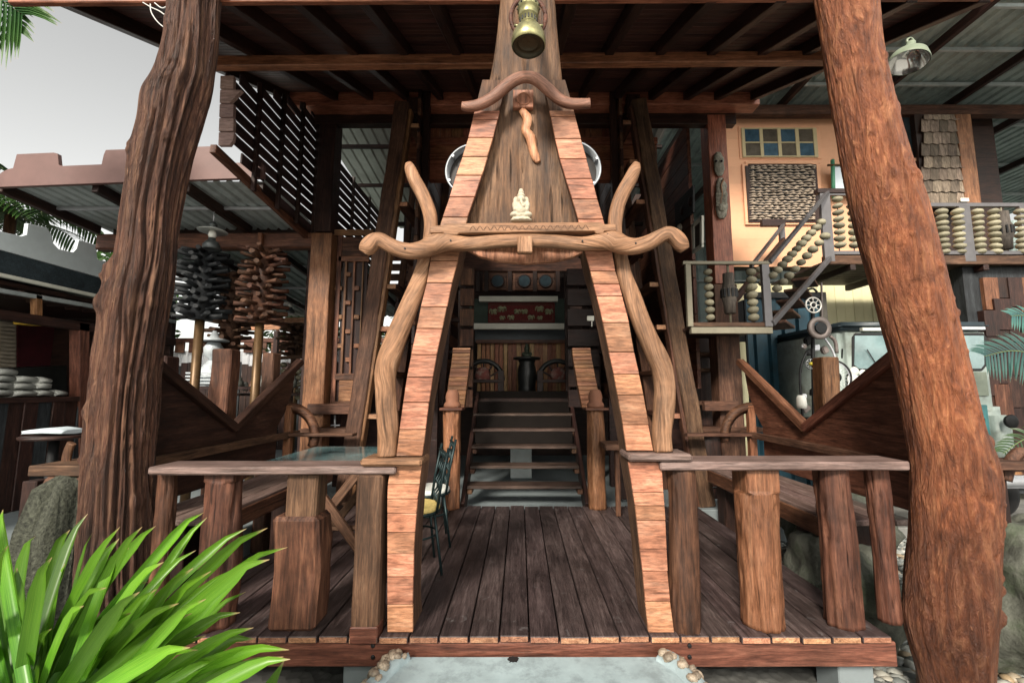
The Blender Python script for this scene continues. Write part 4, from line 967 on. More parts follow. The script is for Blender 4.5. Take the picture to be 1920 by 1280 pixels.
from_bm('corrugated_sheet', bm_corr((-3.3, 6.0, 5.7), (1.6, 0, 0), (0, 4.1, -.45), .18, .03), plain('sunlit_zinc', (.5, .5, .47), rough=.5, metal=.1, var=.2, scale=3), can3)
for yy in (6.9, 8.05): beam('purlin', (-3.3, yy, 5.56 - (yy - 6) * .11), (-1.75, yy, 5.56 - (yy - 6) * .11), .05, .065, DARK(), can3)
can4 = thing('side_roof', 'grey corrugated roof sheet in the gap left of the carved house post', 'roof', (2.2, 7.6, 5.2))
from_bm('corrugated_sheet', bm_corr((1.75, 6.0, 5.7), (.7, 0, 0), (0, 4.1, -.45), .18, .03), ZINC, can4)
for yy in (6.9, 8.05): beam('purlin', (1.76, yy, 5.56 - (yy - 6) * .11), (2.43, yy, 5.56 - (yy - 6) * .11), .05, .065, DARK(), can4)

# ------------------------------------------------------------------ spiky log columns
bl = []
for i in range(4):
    r_ = random.Random(i)
    bm = bm_sweep([(0, 0, 0), (.5, 0, 0), (1.0, .02, .01)], [.125 + .03 * r_.random(), .14, .13], None, sides=7, ref=(0, 0, 1), nz=.3, nscale=4, seed=i * 2.2)
    me = bpy.data.meshes.new('log_billet'); bm.to_mesh(me); bm.free(); bl.append(me)
BRON = plain('bronze_pole', (0.11, 0.065, 0.03), rough=.4, metal=.4, var=.3)
DKB = wood('blackened_wood', (0.012, 0.014, 0.016), (0.026, 0.03, 0.034), (0.05, 0.055, 0.06), 'X', rough=.6, vary=.4)
def spiky(px, pyt, pyb, hw, Y, mat, label, zfoot, rows, per, pole=True):
    c = W(px, pyb, Y); zt_ = W(px, pyt, Y).z; R = S(hw, (pyt + pyb) / 2, Y)
    th_ = thing('log_column', label, 'column', (c.x, Y, zfoot), 'spiky log columns')
    rn = random.Random(px)
    sweep('core', [(c.x, Y, c.z), (c.x + .01, Y, (c.z + zt_) / 2), (c.x, Y, zt_)], [R * .42, R * .36, R * .3], None, mat, th_, sides=10, nz=.25)
    if pole: lathe('pole', [(R * .17, zfoot - c.z), (R * .17, 0)], BRON, c, th_, 14)
    for me in bl:
        pass
    for i in range(rows):
        z = c.z + (zt_ - c.z) * (i + .4) / rows
        for j in range(per):
            a = 2 * pi * (j + .5 * (i % 2) + rn.uniform(-.2, .2)) / per
            me = bl[rn.randrange(4)]
            key = me.name.split('.')[0] + mat.name + str(bl.index(me))
            m2 = bpy.data.meshes.get(key)
            if m2 is None: m2 = me.copy(); m2.name = key; m2.materials.append(mat)
            o = bpy.data.objects.new('billet', m2); COL.objects.link(o)
            L_ = R * rn.uniform(.62, .85); o.scale = (L_, L_ * rn.uniform(.8, 1.15), L_ * rn.uniform(.7, 1.0))
            o.location = (c.x + cos(a) * R * .22, Y + sin(a) * R * .22, z + rn.uniform(-.012, .012)); o.rotation_euler = (0, rn.uniform(-.2, .1), a)
            setparent(o, th_)
spiky(375, 466, 600, 46, 5.4, DKB, 'blackened spiky log column on a bronze pole, nearest the grooved trunk', -.12, 10, 8)
spiky(487, 466, 606, 44, 5.4, POST('X'), 'reddish brown spiky log column on a bronze pole, right of the blackened one', -.12, 10, 8)
spiky(430, 512, 655, 40, 6.6, GREY('X'), 'greyish spiky log column standing behind and between the two front columns', -.12, 10, 8)
spiky(556, 606, 668, 34, 8.9, GREY('X'), 'short far spiky log column in front of the white fence', -.12, 7, 9)

# ------------------------------------------------------------------ hanging oil lamps
TIN = plain('grey_tin', (0.09, 0.10, 0.10), rough=.4, metal=.6, var=.3)
GLOBE = plain('lamp_glass', (.72, .72, .66), rough=.15, var=.05, bump=0)
def oil_lamp(px, py, Y, s, label):
    c = W(px, py, Y); u = S(s, py, Y)
    t_ = thing('oil_lamp', label, 'lamp', c, 'hanging oil lamps')
    lathe('tank', [(13 * u, 0), (14 * u, 2 * u), (14 * u, 9 * u), (10 * u, 15 * u), (6 * u, 18 * u), (6 * u, 22 * u)], TIN, c, t_, 20)
    lathe('glass_chimney', [(5 * u, 22 * u), (7 * u, 27 * u), (6 * u, 34 * u), (4 * u, 38 * u)], GLOBE, c, t_, 16)
    lathe('shade', [(7 * u, 43 * u), (9 * u, 40 * u), (24 * u, 36 * u), (24 * u, 35 * u), (8 * u, 37 * u)], plain('enamel_shade', (.42, .44, .42), rough=.3, var=.15), c, t_, 28)
    lathe('chimney_cap', [(7 * u, 42 * u), (7 * u, 50 * u), (4 * u, 53 * u)], TIN, c, t_, 16)
    tube('hook', c + Vector((0, 0, 52 * u)), c + Vector((0, 0, 74 * u)), 1.0 * u, STEEL, t_)
oil_lamp(396, 468, 5.05, 1.0, 'old oil lamp with a wide disc shade hanging under the left canopy')
oil_lamp(544, 588, 8.8, .55, 'small far oil lamp hanging under the rear canopy')

# ------------------------------------------------------------------ pale metal lantern figure on a dark shelf
FIG = plain('pale_metal', (.50, .55, .58), rough=.4, metal=.2, var=.25)
c = W(395, 724, 6.3); u = S(1, 680, 6.3)
fg = thing('metal_figure', 'pale metal lantern-headed figure standing between the log columns', 'sculpture', c)
lathe('robe', [(30 * u, 0), (27 * u, 10 * u), (22 * u, 30 * u), (12 * u, 40 * u), (7 * u, 48 * u)], FIG, c, fg, 10)
lathe('head', [(6 * u, 46 * u), (8 * u, 52 * u), (15 * u, 58 * u), (16 * u, 72 * u), (10 * u, 82 * u)], FIG, c, fg, 14)
lathe('hat', [(24 * u, 84 * u), (24 * u, 87 * u), (8 * u, 92 * u), (3 * u, 104 * u)], FIG, c, fg, 20)
for s_ in (-1, 1): beam('arm', c + Vector((s_ * 10 * u, 0, 40 * u)), c + Vector((s_ * 32 * u, -.05, 14 * u)), 7 * u, 7 * u, FIG, fg)
for i in range(4): box('rib', c + Vector((-24 * u, -.26, 4 * u + i * 6 * u)), c + Vector((24 * u, -.22, 7 * u + i * 6 * u)), FIG, fg)
tb = thing('shelf_table', 'low dark shelf table carrying the metal figure', 'table', (c.x + .2, 6.3, -.12))
box('top', (c.x - .6, 6.05, c.z - .05), (c.x + 1.0, 6.6, c.z - .002), DARK(), tb)
for sx in (-.5, .9): box('leg', (c.x + sx - .03, 6.2, -.12), (c.x + sx + .03, 6.27, c.z - .05), DARK(), tb)

# white sheet fence far behind, with a bead railing and dark shrubs
wf = thing('sheet_fence', 'white corrugated fence with brown crenels far behind the left terrace', 'fence', (-5, 11.2, -.42))
from_bm('white_sheet', bm_corr((-9.5, 11.2, GZ), (8.2, 0, 0), (0, 0, 2.75), .2, .03), plain('white_sheet', (.74, .76, .78), rough=.6, var=.06), wf)
for i in range(22): box('crenel', (-9.4 + i * .36, 11.12, 2.28 + .0), (-9.16 + i * .36, 11.17, 2.55), BEAM(), wf, axis=0)
box('top_rail', (-9.5, 11.1, 2.55), (-1.3, 11.19, 2.66), BEAM(), wf)
lw = thing('board_fence', 'low dark board fence in front of the white sheet fence, behind the left bench', 'fence', (-5.5, 10.5, GZ))
for i in range(38): box('board', (-9.0 + i * .165, 10.5 + .01 * (i % 2), GZ), (-8.845 + i * .165, 10.53 + .01 * (i % 2), 1.95 + .05 * sin(i * 1.7)), DARK() if i % 3 else DKB, lw, bev=.004)
for z in (.2, 1.5): box('rail', (-9.0, 10.54, z), (-2.75, 10.6, z + .09), DARK(), lw, axis=0)
rn = random.Random(6)
JAR = [plain('glazed_jar', (.16, .17, .15), rough=.3, var=.4, rnd=.5), plain('pale_jar', (.46, .47, .43), rough=.4, var=.2, rnd=.3), plain('rust_jar', (.20, .09, .05), rough=.5, var=.3, rnd=.4)]
for k in range(13):
    px = 412 + k * 11.5 + rn.uniform(-3, 3); q = W(px, 730 + rn.uniform(-3, 6), 7.3 + rn.uniform(-.3, .3)); r_ = rn.uniform(.045, .085); h = rn.uniform(.14, .34)
    o = lathe('clay_jar', [(r_ * .6, 0), (r_, h * .35), (r_ * .95, h * .6), (r_ * .5, h * .85), (r_ * .62, h)], JAR[k % 3], q, None, 14); props(o, '%s jar, %s from left in the row behind the left bench' % (('dark glazed', 'pale', 'rusty brown')[k % 3], ('first', 'second', 'third', 'fourth', 'fifth', 'sixth', 'seventh', 'eighth', 'ninth', 'tenth', 'eleventh', 'twelfth', 'last')[k]), 'jar', 'jars on the shelf behind the left bench')
sh_ = thing('jar_shelf', 'narrow dark shelf carrying a row of small jars behind the left bench', 'shelf', (W(480, 735, 7.3).x, 7.3, -.12)); q0, q1 = W(400, 737, 7.0), W(572, 737, 7.0)
box('board', (q0.x, 6.85, q0.z - .04), (q1.x, 7.75, q0.z - .0), DARK(), sh_, axis=0)
for x in (q0.x + .1, q1.x - .1): box('leg', (x - .03, 7.2, -.12), (x + .03, 7.26, q0.z - .04), DARK(), sh_)
br = thing('bead_railing', 'far bead railing below the white fence, left of the house', 'railing', (-4, 7.8, 0), 'bead railings')
a, b_ = W(505, 672, 7.8), W(583, 668, 7.8)
beam('top_rail', a, b_, .06, .06, GREY(), br); beam('mid_rail', W(505, 712, 7.8), W(583, 710, 7.8), .04, .03, GREY(), br)
BEADM = plain('bead_stone', (.30, .275, .19), rough=.6, var=.3, scale=12, bump=.15, rnd=.35, dirt=(.10, .11, .08), dscale=10, damt=.45)
bd = []
for i in range(3):
    b2 = bm_ball(1.0, 2, (1, 1, .82), nz=.10, nsc=1.8, seed=i * 4.0); me = bpy.data.meshes.new('bead'); b2.to_mesh(me); b2.free(); me.materials.append(BEADM); bd.append(me)
def bead(p, r, parent, sq=1.0, rn=random.Random(9)):
    o = bpy.data.objects.new('bead', bd[rn.randrange(3)]); COL.objects.link(o); o.location = p
    k_ = r * rn.uniform(.93, 1.08); o.scale = (k_, k_, k_ * sq); o.rotation_euler = (rn.uniform(-.15, .15), rn.uniform(-.15, .15), rn.uniform(0, 6)); setparent(o, parent)
for px in (516, 532, 560, 575):
    for k in range(6): bead(W(px, 684 + k * 12, 7.8), S(6.2, 700, 7.8), br)
for px in (506, 546, 583): box('post', W(px - 2, 800, 7.8), W(px + 2, 668, 7.85), GREY(), br)

# ------------------------------------------------------------------ gull-wing benches left and right of the deck
def bench(sx, label, seatmat, backmat):
    xb = 2.72 * sx; xi = 2.16 * sx
    t_ = thing('gullwing_bench', label, 'bench', (2.45 * sx, 4.1, -.42), 'benches flanking the deck')
    V = [(3.0, .50), (3.0, 1.60), (4.1, .955), (5.2, 1.62), (5.12, 1.28), (4.98, 1.05), (4.86, .92), (4.86, .50)]
    back = prism('back_panel', [Vector((xb, y, z)) for y, z in V], (.04 * sx, 0, 0), backmat('Y'), t_, bev=.004)
    beam('wing_rail', (xb - .012 * sx, 2.94, 1.66), (xb - .012 * sx, 4.11, .975), .085, .075, backmat('X'), t_, up=(0, .5, 1))
    beam('wing_rail', (xb - .012 * sx, 4.09, .975), (xb - .012 * sx, 5.26, 1.68), .085, .075, backmat('X'), t_, up=(0, -.5, 1))
    box('base_strip', (min(xb - .06 * sx, xb), 2.95, .78), (max(xb - .06 * sx, xb), 5.25, .85), GREY(), t_)
    n = 4; w_ = (abs(xb) - abs(xi)) / n
    for i in range(n):
        x = xi + sx * w_ * (i + .5)
        box('seat_plank', (x - w_ / 2 + .003, 3.05, .41), (x + w_ / 2 - .003, 5.0, .45), seatmat, t_, axis=1)
    box('seat_apron', (xi - .012 - .015 * sx, 3.05, .30), (xi + .012 - .015 * sx, 5.0, .43), BEAM(), t_, axis=1)
    for y in (3.35, 4.75):
        box('leg', (min(xi + .05 * sx, xi + .25 * sx), y, GZ + .001), (max(xi + .05 * sx, xi + .25 * sx), y + .2, .41), DARK(), t_)
        box('leg', (min(xb - .05 * sx, xb - .2 * sx), y, GZ + .001), (max(xb - .05 * sx, xb - .2 * sx), y + .2, .41), DARK(), t_)
    cc = Vector((xb - .0 * sx, 5.06, .80))
    ar = from_bm('wheel_arm', bm_torus(.33, .06, 30, 4, M=Matrix.Translation(cc) @ Matrix.Rotation(pi / 2, 4, 'X') @ Matrix.Diagonal((1, 1, .7, 1)), a0=-.4, a1=pi + .2), POST('X'), t_)
    box('arm_stay', (cc.x - .04 - .02 * sx, 5.02, .5), (cc.x + .04 - .02 * sx, 5.1, 1.15), HONEY(), t_)
    box('arm_board', (min(cc.x - .05 * sx, cc.x - .8 * sx), 4.98, .80), (max(cc.x - .05 * sx, cc.x - .8 * sx), 5.12, .835), GREY(), t_, axis=0)
    return t_
bench(-1, 'dark gull-wing wooden bench with V-notched back, along the left edge of the deck', RAILT, DARK)
bench(1, 'brown gull-wing wooden bench with V-notched back, beside the red trunk', RAILT, BEAM)
def stump(px0, px1, pyt, Y, label, mat, rough=.01):
    a, b = W(px0, pyt, Y), W(px1, pyt, Y)
    o = beam('timber_post', ((a.x + b.x) / 2, Y, -.42), ((a.x + b.x) / 2, Y, a.z), b.x - a.x, .16, mat, None, up=(0, 1, 0), rough=rough, bev=.012)
    props(o, label, 'post', 'rough timber posts behind the benches')
stump(406, 442, 655, 4.35, 'thick square timber post rising out of the notch of the left bench', POST('X'))
stump(500, 522, 662, 4.9, 'thin timber post behind the right wing of the left bench', GREY('X'))
stump(1529, 1561, 670, 4.30, 'square timber post rising out of the notch of the right bench', HONEY('X'))
stump(316, 326, 668, 3.9, 'narrow dark timber post just right of the grooved trunk', DARK('X'))

# ------------------------------------------------------------------ lattice door panel, shelf and dark cupboard left of the ladder
dr = thing('lattice_door', 'honey brown lattice door panel between the house post and the left ladder', 'door', (W(650, 760, 5.78).x, 5.78, .9))
def dpart(n, a, b, c, d, mat, dy=0.0, th=.03): return rect(n, a, b, c, d, 5.78 + dy, th, mat, dr)
dpart('stile', 613, 432, 626, 760, HONEY()); dpart('stile', 627, 438, 634, 758, POST()); dpart('top_panel', 634, 444, 692, 480, POST(), .012, .015); dpart('rail', 634, 480, 692, 490, HONEY()); dpart('top_rail', 626, 430, 700, 441, HONEY(), -.004)
dpart('backing', 630, 488, 690, 758, DARK('X'), .04, .01)
for x0_, x1_ in ((641, 647), (657, 663), (673, 680)): dpart('lattice_bar', x0_, 490, x1_, 702, HONEY(), .004)
for i, y in enumerate((536, 590, 644)): dpart('lattice_rung', 627, y, 641.0, y + 8, HONEY(), .006)
for i, y in enumerate((510, 563, 617, 670)): dpart('lattice_rung', 647, y, 657, y + 8, HONEY(), .006)
for i, y in enumerate((536, 590, 644)): dpart('lattice_rung', 663, y, 673, y + 8, HONEY(), .006)
dpart('lower_rail', 627, 700, 690, 712, POST(), -.002); dpart('lower_panel', 634, 712, 690, 752, HONEY('X'), .01, .015); dpart('bottom_rail', 620, 752, 690, 760, POST(), -.004)
cb = thing('sill_cupboard', 'dark open cupboard with a plank top under the lattice door', 'cupboard', (W(625, 850, 5.7).x, 5.7, -.05))
rect('sill', 575, 757, 668, 776, 5.58, .18, GREY(), cb, axis=0); rect('dark_back', 590, 776, 668, 880, 6.1, .03, DARK(), cb); rect('side', 585, 776, 606, 800, 5.62, .2, HONEY(), cb)
rect('shelf_plank', 560, 804, 664, 812, 5.5, .3, GREY(), cb, axis=0); rect('lower_side', 586, 812, 604, 890, 5.62, .2, HONEY(), cb)
tube('tap_pipe', W(628, 778, 5.75), W(628, 806, 5.75), .012, STEEL, cb); tube('tap_handle', W(620, 797, 5.74), W(637, 797, 5.74), .01, STEEL, cb)

# ------------------------------------------------------------------ table and wire chairs on the deck
GLASS = plain('table_glass', (0.10, 0.19, 0.20), rough=.06, var=.5, scale=5, bump=0, spec=.8)
tbl = thing('trestle_table', 'wooden trestle table with a blue-green glass top left on the deck', 'table', (-1.55, 3.95, 0))
box('glass_top', (-2.08, 3.52, .752), (-1.0, 4.45, .762), GLASS, tbl, bev=.003)
for i in range(6): box('top_slat', (-2.06 + i * .177, 3.54, .715), (-2.06 + i * .177 + .165, 4.43, .750), GREY(), tbl, axis=1)
for y in (3.6, 4.35):
    beam('trestle_leg', (-1.25, y, 0), (-1.80, y, .712), .075, .04, GREY(), tbl, up=(0, 1, 0)); beam('trestle_leg', (-1.85, y + .045, 0), (-1.30, y + .045, .712), .075, .04, GREY(), tbl, up=(0, 1, 0))
    beam('trestle_bar', (-1.78, y + .09, .2), (-1.32, y + .09, .2), .06, .03, GREY(), tbl)
WIRE = plain('green_black_wire', (0.015, 0.03, 0.032), rough=.4, metal=.5, var=.2, bump=0)
def wire_chair(x, y, rot, seatcol, label):
    t_ = thing('wire_chair', label, 'chair', (x, y, 0), 'wire chairs at the table')
    Mr = Matrix.Rotation(rot, 4, 'Z'); B = Vector((x, y, 0))
    def L(px_, py_, pz_): return B + Mr @ Vector((px_, py_, pz_))
    lathe('seat_pad', [(.17, .43), (.185, .44), (.185, .465), (.16, .475)], seatcol, (x, y, 0), t_, 28)
    from_bm('seat_ring', bm_torus(.185, .012, 32, 6, M=Matrix.Translation((x, y, .43))), WIRE, t_); from_bm('foot_ring', bm_torus(.17, .008, 28, 6, M=Matrix.Translation((x, y, .26))), WIRE, t_)
    for a, b in ((-1, -1), (1, -1), (-1, 1), (1, 1)): tube('leg', L(a * .125, b * .125, .43), L(a * .18, b * .18, 0), .010, WIRE, t_)
    for s_ in (-1, 1): sweep('back_upright', [L(s_ * .14, .14, .43), L(s_ * .15, .17, .65), L(s_ * .15, .22, .90)], .011, None, WIRE, t_, sides=7)
    for z in (.78, .86): tube('back_bar', L(-.15, .20, z), L(.15, .20, z), .008, WIRE, t_)
    for k in range(3):                                  # twisted centre rods
        pts = [L(-.07 + .07 * k + .012 * sin(q * 1.9), .15 + q * .0055 + .012 * cos(q * 1.9), .47 + q * .033) for q in range(13)]
        sweep('twisted_rod', pts, .008, None, WIRE, t_, sides=6)
wire_chair(-.80, 3.38, radians(-70), plain('straw_seat', (.52, .40, .14), rough=.8, var=.3, scale=50), 'black wire chair with a yellow round seat beside the left arch leg')
wire_chair(-.82, 3.95, radians(-75), plain('white_seat', (.60, .62, .58), rough=.6, var=.15, scale=40), 'black wire chair with a white round seat, behind the yellow-seated one')
st2 = thing('small_bench', 'low grey plank bench right of the stair newel', 'bench', (1.1, 5.0, 0))
a, b_ = W(1136, 858, 4.6), W(1200, 858, 4.6)
box('top', (a.x, 4.6, .70), (b_.x + .2, 4.95, .76), GREY(), st2, axis=0); box('leg', (a.x + .12, 4.7, 0), (a.x + .17, 4.75, .70), POST(), st2); box('leg', (b_.x + .1, 4.7, 0), (b_.x + .15, 4.75, .70), POST(), st2)

# ------------------------------------------------------------------ shop at the far left: battlemented eave, counter, interior
shop = thing('open_shop', 'open-fronted shop with pale battlemented eave and dark plank counter at the left edge', 'shop', (-6.2, 5.0, -.42))
XS = -6.0
def sp(pts, th, mat, name, bev=.003): return prism(name, [WX(x, y, XS) for x, y in pts], (-th, 0, 0), mat, shop, bev=bev)
PALEB = plain('pale_blue_board', (.60, .67, .69), rough=.6, var=.08, bump=.05)
sp([(-120, 442), (-70, 430), (-66, 405), (-30, 400), (-24, 425), (-8, 432), (40, 443), (50, 440), (53, 419), (88, 427), (97, 440), (100, 456), (110, 467), (137, 473), (144, 466), (148, 450), (180, 459), (183, 486), (240, 505), (330, 535), (330, 565), (199, 523), (0, 468), (-120, 435)], .05, PALEB, 'battlement')
NAVY = wood('dark_blue_board', (.02, .03, .038), (.035, .05, .06), (.05, .07, .085), 'X', rough=.6, vary=.15)
sp([(-120, 437), (0, 469), (199, 524), (330, 566), (330, 588), (185, 552), (0, 511), (-120, 485)], .03, NAVY, 'eave_board')
sp([(-120, 484), (0, 511), (185, 552), (330, 586), (330, 592), (185, 558), (0, 518), (-120, 492)], .06, WHITE, 'gutter')
sp([(-120, 516), (0, 540), (185, 572), (330, 600), (330, 606), (185, 579), (0, 548), (-120, 525)], .06, plain('grey_gutter', (.3, .33, .33), rough=.5), 'second_gutter')
for i in range(16):
    y = 3.6 + i * .24; q = WX(0, 500, XS); box('eave_rafter', (XS - .5, y, 2.47), (XS - .02, y + .05, 2.53), DARK(), shop, axis=0)
sp([(-120, 562), (0, 580), (170, 606), (330, 635), (330, 648), (170, 622), (0, 598), (-120, 582)], .1, DARK('Y'), 'head_beam')
sp([(150, 604), (168, 607), (168, 860), (150, 860)], .15, BEAM('Z'), 'door_post')
sp([(68, 552), (80, 554), (80, 592), (68, 590)], .08, HONEY('Z'), 'transom_post')
sp([(-120, 750), (0, 746), (150, 743), (150, 752), (0, 756), (-120, 762)], .6, DARK('Y'), 'counter_top')
for i in range(20):
    y = 3.0 + i * .16; box('counter_plank', (XS - .06, y, -.1), (XS - .02 - .01 * (i % 2), y + .155, 1.2), DARK() if i % 3 else DKB, shop)
box('back_wall', (-8.3, 2.6, -.1), (-8.2, 7.5, 3.0), plain('shop_wall', (.15, .15, .14), rough=.8), shop, axis=1); box('shop_ceiling', (-8.2, 2.6, 2.56), (-6.1, 7.5, 2.62), DARK(), shop, axis=1); prism('shop_roof', [Vector((XS - .06, 2.4, 2.74)), Vector((XS - .06, 7.6, 2.74)), Vector((-8.4, 7.6, 2.95)), Vector((-8.4, 2.4, 2.95))], (0, 0, .03), DARK('Y'), shop); box('end_wall', (-8.2, 7.4, -.1), (-6.1, 7.5, 2.55), DARK(), shop, axis=0); box('shop_floor', (-8.2, 2.6, -.11), (-6.1, 7.4, -.04), CONC, shop, axis=1)
XI = -8.15
def si(pts, mat, name, x=XI, th=.03): return prism(name, [WX(px, py, x) for px, py in pts], (-th, 0, 0), mat, shop)
MAR = plain('maroon_drape', (.085, .012, .018), rough=.8, var=.4, scale=3)
si([(34, 604), (102, 612), (102, 705), (34, 705)], MAR, 'maroon_panel')
pz = si([(104, 614), (146, 620), (146, 705), (104, 705)], plain('old_map_paper', (.36, .35, .25), rough=.8, var=.1, dirt=(.05, .025, .02), dscale=2.2, damt=1.0), 'wall_poster')
si([(0, 602), (34, 606), (34, 704), (0, 705)], plain('window_light_board', (.5, .45, .36), rough=.6), 'shutter_frame', XI - .03)
for i in range(13): si([(0, 606 + i * 7.5), (28, 609 + i * 7.5), (28, 613 + i * 7.5), (0, 610 + i * 7.5)], plain('pale_shutter_slat', (.62, .55, .44), rough=.6), 'shutter_slat', XI + .04)
si([(50, 603), (84, 607), (84, 611), (52, 608)], plain('yellow_lamp_shade', (.75, .48, .06), rough=.4), 'yellow_shade', -7.0, .2)
si([(20, 690), (125, 685), (125, 745), (20, 745)], BLK, 'dark_shelf', -7.4, .3)
TOW = plain('white_towel', (.42, .43, .40), rough=.95, var=.12, scale=20, bump=.4, rnd=.2)
rn = random.Random(4)
for k, (px0, px1, py) in enumerate(((-30, 14, 744), (16, 60, 745), (62, 92, 744), (94, 118, 744), (-26, 16, 730), (18, 58, 731), (60, 88, 730), (-20, 20, 717), (22, 62, 718), (64, 88, 720), (-18, 24, 705))):
    a, b = WX(px0, py, XS - .12), WX(px1, py, XS - .12); h = .085
    bm = bm_sweep([(a.x - .12, a.y, a.z + h / 2), (a.x - .12, a.y * .66 + b.y * .34, a.z + h / 2 + .01), (a.x - .12, b.y, b.z + h / 2)], [.19, .2, .18], [h * .5] * 3, sides=12, ref=(0, 0, 1), square=.7, nz=.12, nscale=8, seed=k)
    o = from_bm('folded_towel', bm, TOW)
    lv = ('bottom', 'second', 'third', 'top')[0 if k < 4 else 1 if k < 7 else 2 if k < 10 else 3]; wh = ['far left', 'left', 'right', 'far right'][(k if k < 4 else k - 4 if k < 7 else k - 7 if k < 10 else 1)]
    props(o, 'white folded towel on the shop counter, %s row, %s of its row' % (lv, wh), 'towel', 'folded towels on the shop counter')
ct = thing('cloth_table', 'small dark round table with a white folded cloth in front of the shop', 'table', WX(102, 880, -4.6) * 1.0)
q = WX(103, 818, -4.6); ct.location = (q.x, q.y, -.12)
lathe('top', [(.24, q.z + .1), (.25, q.z + .11), (.25, q.z + .13), (.23, q.z + .135)], DARK('X'), (q.x, q.y, -.12), ct, 24); lathe('pedestal', [(.2, 0), (.05, .06), (.04, q.z + .1)], IRON, (q.x, q.y, -.12), ct, 12)
bm = bm_sweep([(q.x - .2, q.y, q.z + .05), (q.x, q.y + .02, q.z + .06), (q.x + .2, q.y, q.z + .05)], [.13, .15, .12], [.022, .028, .02], sides=12, ref=(0, 0, 1), square=.5, nz=.3); props(from_bm('folded_cloth', bm, plain('pale_blue_cloth', (.5, .58, .62), rough=.9, var=.15)), 'crumpled pale blue cloth on the small round table', 'cloth')
# rough log seat and fern stump beside the grooved trunk
ls = thing('rustic_log_bench', 'rough seat of cut logs and planks left of the grooved trunk', 'bench', W(110, 1000, 2.95) * Vector((1, 1, 0)) if False else (W(110, 900, 2.95).x, 2.95, GZ))
a, b_ = W(50, 893, 2.9), W(160, 873, 2.9); box('seat_plank', (a.x, 2.9, a.z), (b_.x, 3.25, b_.z), GREY(), ls, axis=0)
for i, (py, px) in enumerate(((908, 92), (945, 90), (985, 95))):
    p = W(px, py, 2.92); o = tube('log', p, p + Vector((.5, .12, 0)), .055, GREY(), ls, 12)
arc = [(135, 830), (128, 845), (124, 865), (126, 890)]; sweep('curved_back', [W(x, y, 3.1) for x, y in cat(arc, 4)], .03, .02, POST('Z'), ls)
for px in (70, 130): x = W(px, 900, 3.05).x; box('leg', (x - .05, 3.0, GZ), (x + .05, 3.1, .72), DARK(), ls)
p = W(50, 960, 2.75); zt_ = W(50, 898, 2.75).z
bm = bm_sweep([(p.x, 2.95, GZ - .05), (p.x + .02, 2.95, .1), (p.x + .03, 2.95, .45), (p.x + .03, 2.95, zt_ - .08), (p.x + .03, 2.95, zt_)], [.22, .2, .19, .14, .04], None, sides=40, nz=.6, nscale=16, along=.5)
props(from_bm('fern_stump', bm, plain('mossy_fibre', (.07, .075, .055), rough=.95, var=.8, scale=45, bump=1.0, bdist=.03)), 'dark fibrous mossy stump at the left edge behind the green plant', 'stump')

# ------------------------------------------------------------------ right house: peach storey, yellow storey
PEACH = plain('peach_siding', (.74, .40, .235), rough=.6, var=.06, scale=3, bump=.05, rnd=.04, dirt=(.58, .28, .17), dscale=1.4, damt=.35)
YEL = plain('yellow_siding', (.66, .62, .39), rough=.6, var=.06, scale=3, bump=.05, rnd=.04, dirt=(.5, .46, .28), dscale=1.4, damt=.4)
YW = 7.8
ph = thing('two_storey_house', 'two-storey house, peach boarding above and pale yellow boarding below, behind the right trunk', 'house', (5, YW, -.3))
zb0 = W(0, 500, YW).z; zb1 = W(0, 213, YW).z; xa, xb = W(1362, 350, YW).x, W(1735, 350, YW).x; n = 17
for i in range(n):
    z0 = zb0 + (zb1 - zb0) * i / n; z1_ = zb0 + (zb1 - zb0) * (i + 1) / n
    beam('siding_board', (xa, YW + .012, (z0 + z1_) / 2), (xb, YW + .012, (z0 + z1_) / 2), .02, (z1_ - z0) * .995, PEACH, ph, up=(0, -.06, 1), bev=.004)
box('wall_core', (xa, YW + .04, zb0), (xb + 1.5, YW + .3, zb1), DARK(), ph, axis=0)
xy0, xy1 = W(1386, 700, YW).x, W(1852, 700, YW).x; n = 26
for i in range(n):
    x0_ = xy0 + (xy1 - xy0) * i / n; x1_ = xy0 + (xy1 - xy0) * (i + 1) / n
    box('siding_board', (x0_ + .002, YW + .3 + .004 * (i % 2), -.3), (x1_ - .002, YW + .33, zb0 - .25), YEL, ph, bev=.004)
box('wall_core', (xy0, YW + .34, -.3), (xy1 + 1, YW + .6, zb0 - .25), DARK(), ph, axis=0)
rect('corner_board', 1846, 520, 1870, 905, YW + .26, .06, YEL, ph)
a, b_ = W(1368, 214, YW - .3), W(2000, 196, YW - .3); box('eave_beam', (a.x, YW - .3, a.z), (b_.x + .6, YW - .15, b_.z), GREY(), ph)
WF = plain('cream_window_frame', (.50, .42, .24), rough=.5, var=.1)
PBL = plain('blue_pane', (.045, .095, .14), rough=.15, var=.4, scale=7, bump=0, spec=.7, rnd=.2); PBR = plain('smoky_pane', (.10, .085, .065), rough=.15, var=.4, scale=7, bump=0, spec=.7, rnd=.2)
win = rect('window', 1388, 237, 1537, 298, YW - .02, .03, PEACH, ph, axis=0)
for r_ in range(2):
    for c_ in range(4):
        x0_, y0_ = 1396 + c_ * 33.6 + r_ * 1.5, 242 + r_ * 26.2
        rect('pane', x0_, y0_, x0_ + 32, y0_ + 24.6, YW - .035, .014, PBL if (r_ + c_) % 2 == 0 else PBR, win, bev=0)
for k in range(5): rect('mullion', 1393.5 + k * 33.7, 239.5, 1396 + k * 33.7, 294.5, YW - .05, .03, WF, win, bev=.003)
for k in range(3): rect('transom', 1396.2, 239.5 + k * 26.2, 1529, 241.8 + k * 26.2, YW - .048, .026, WF, win, bev=.003)
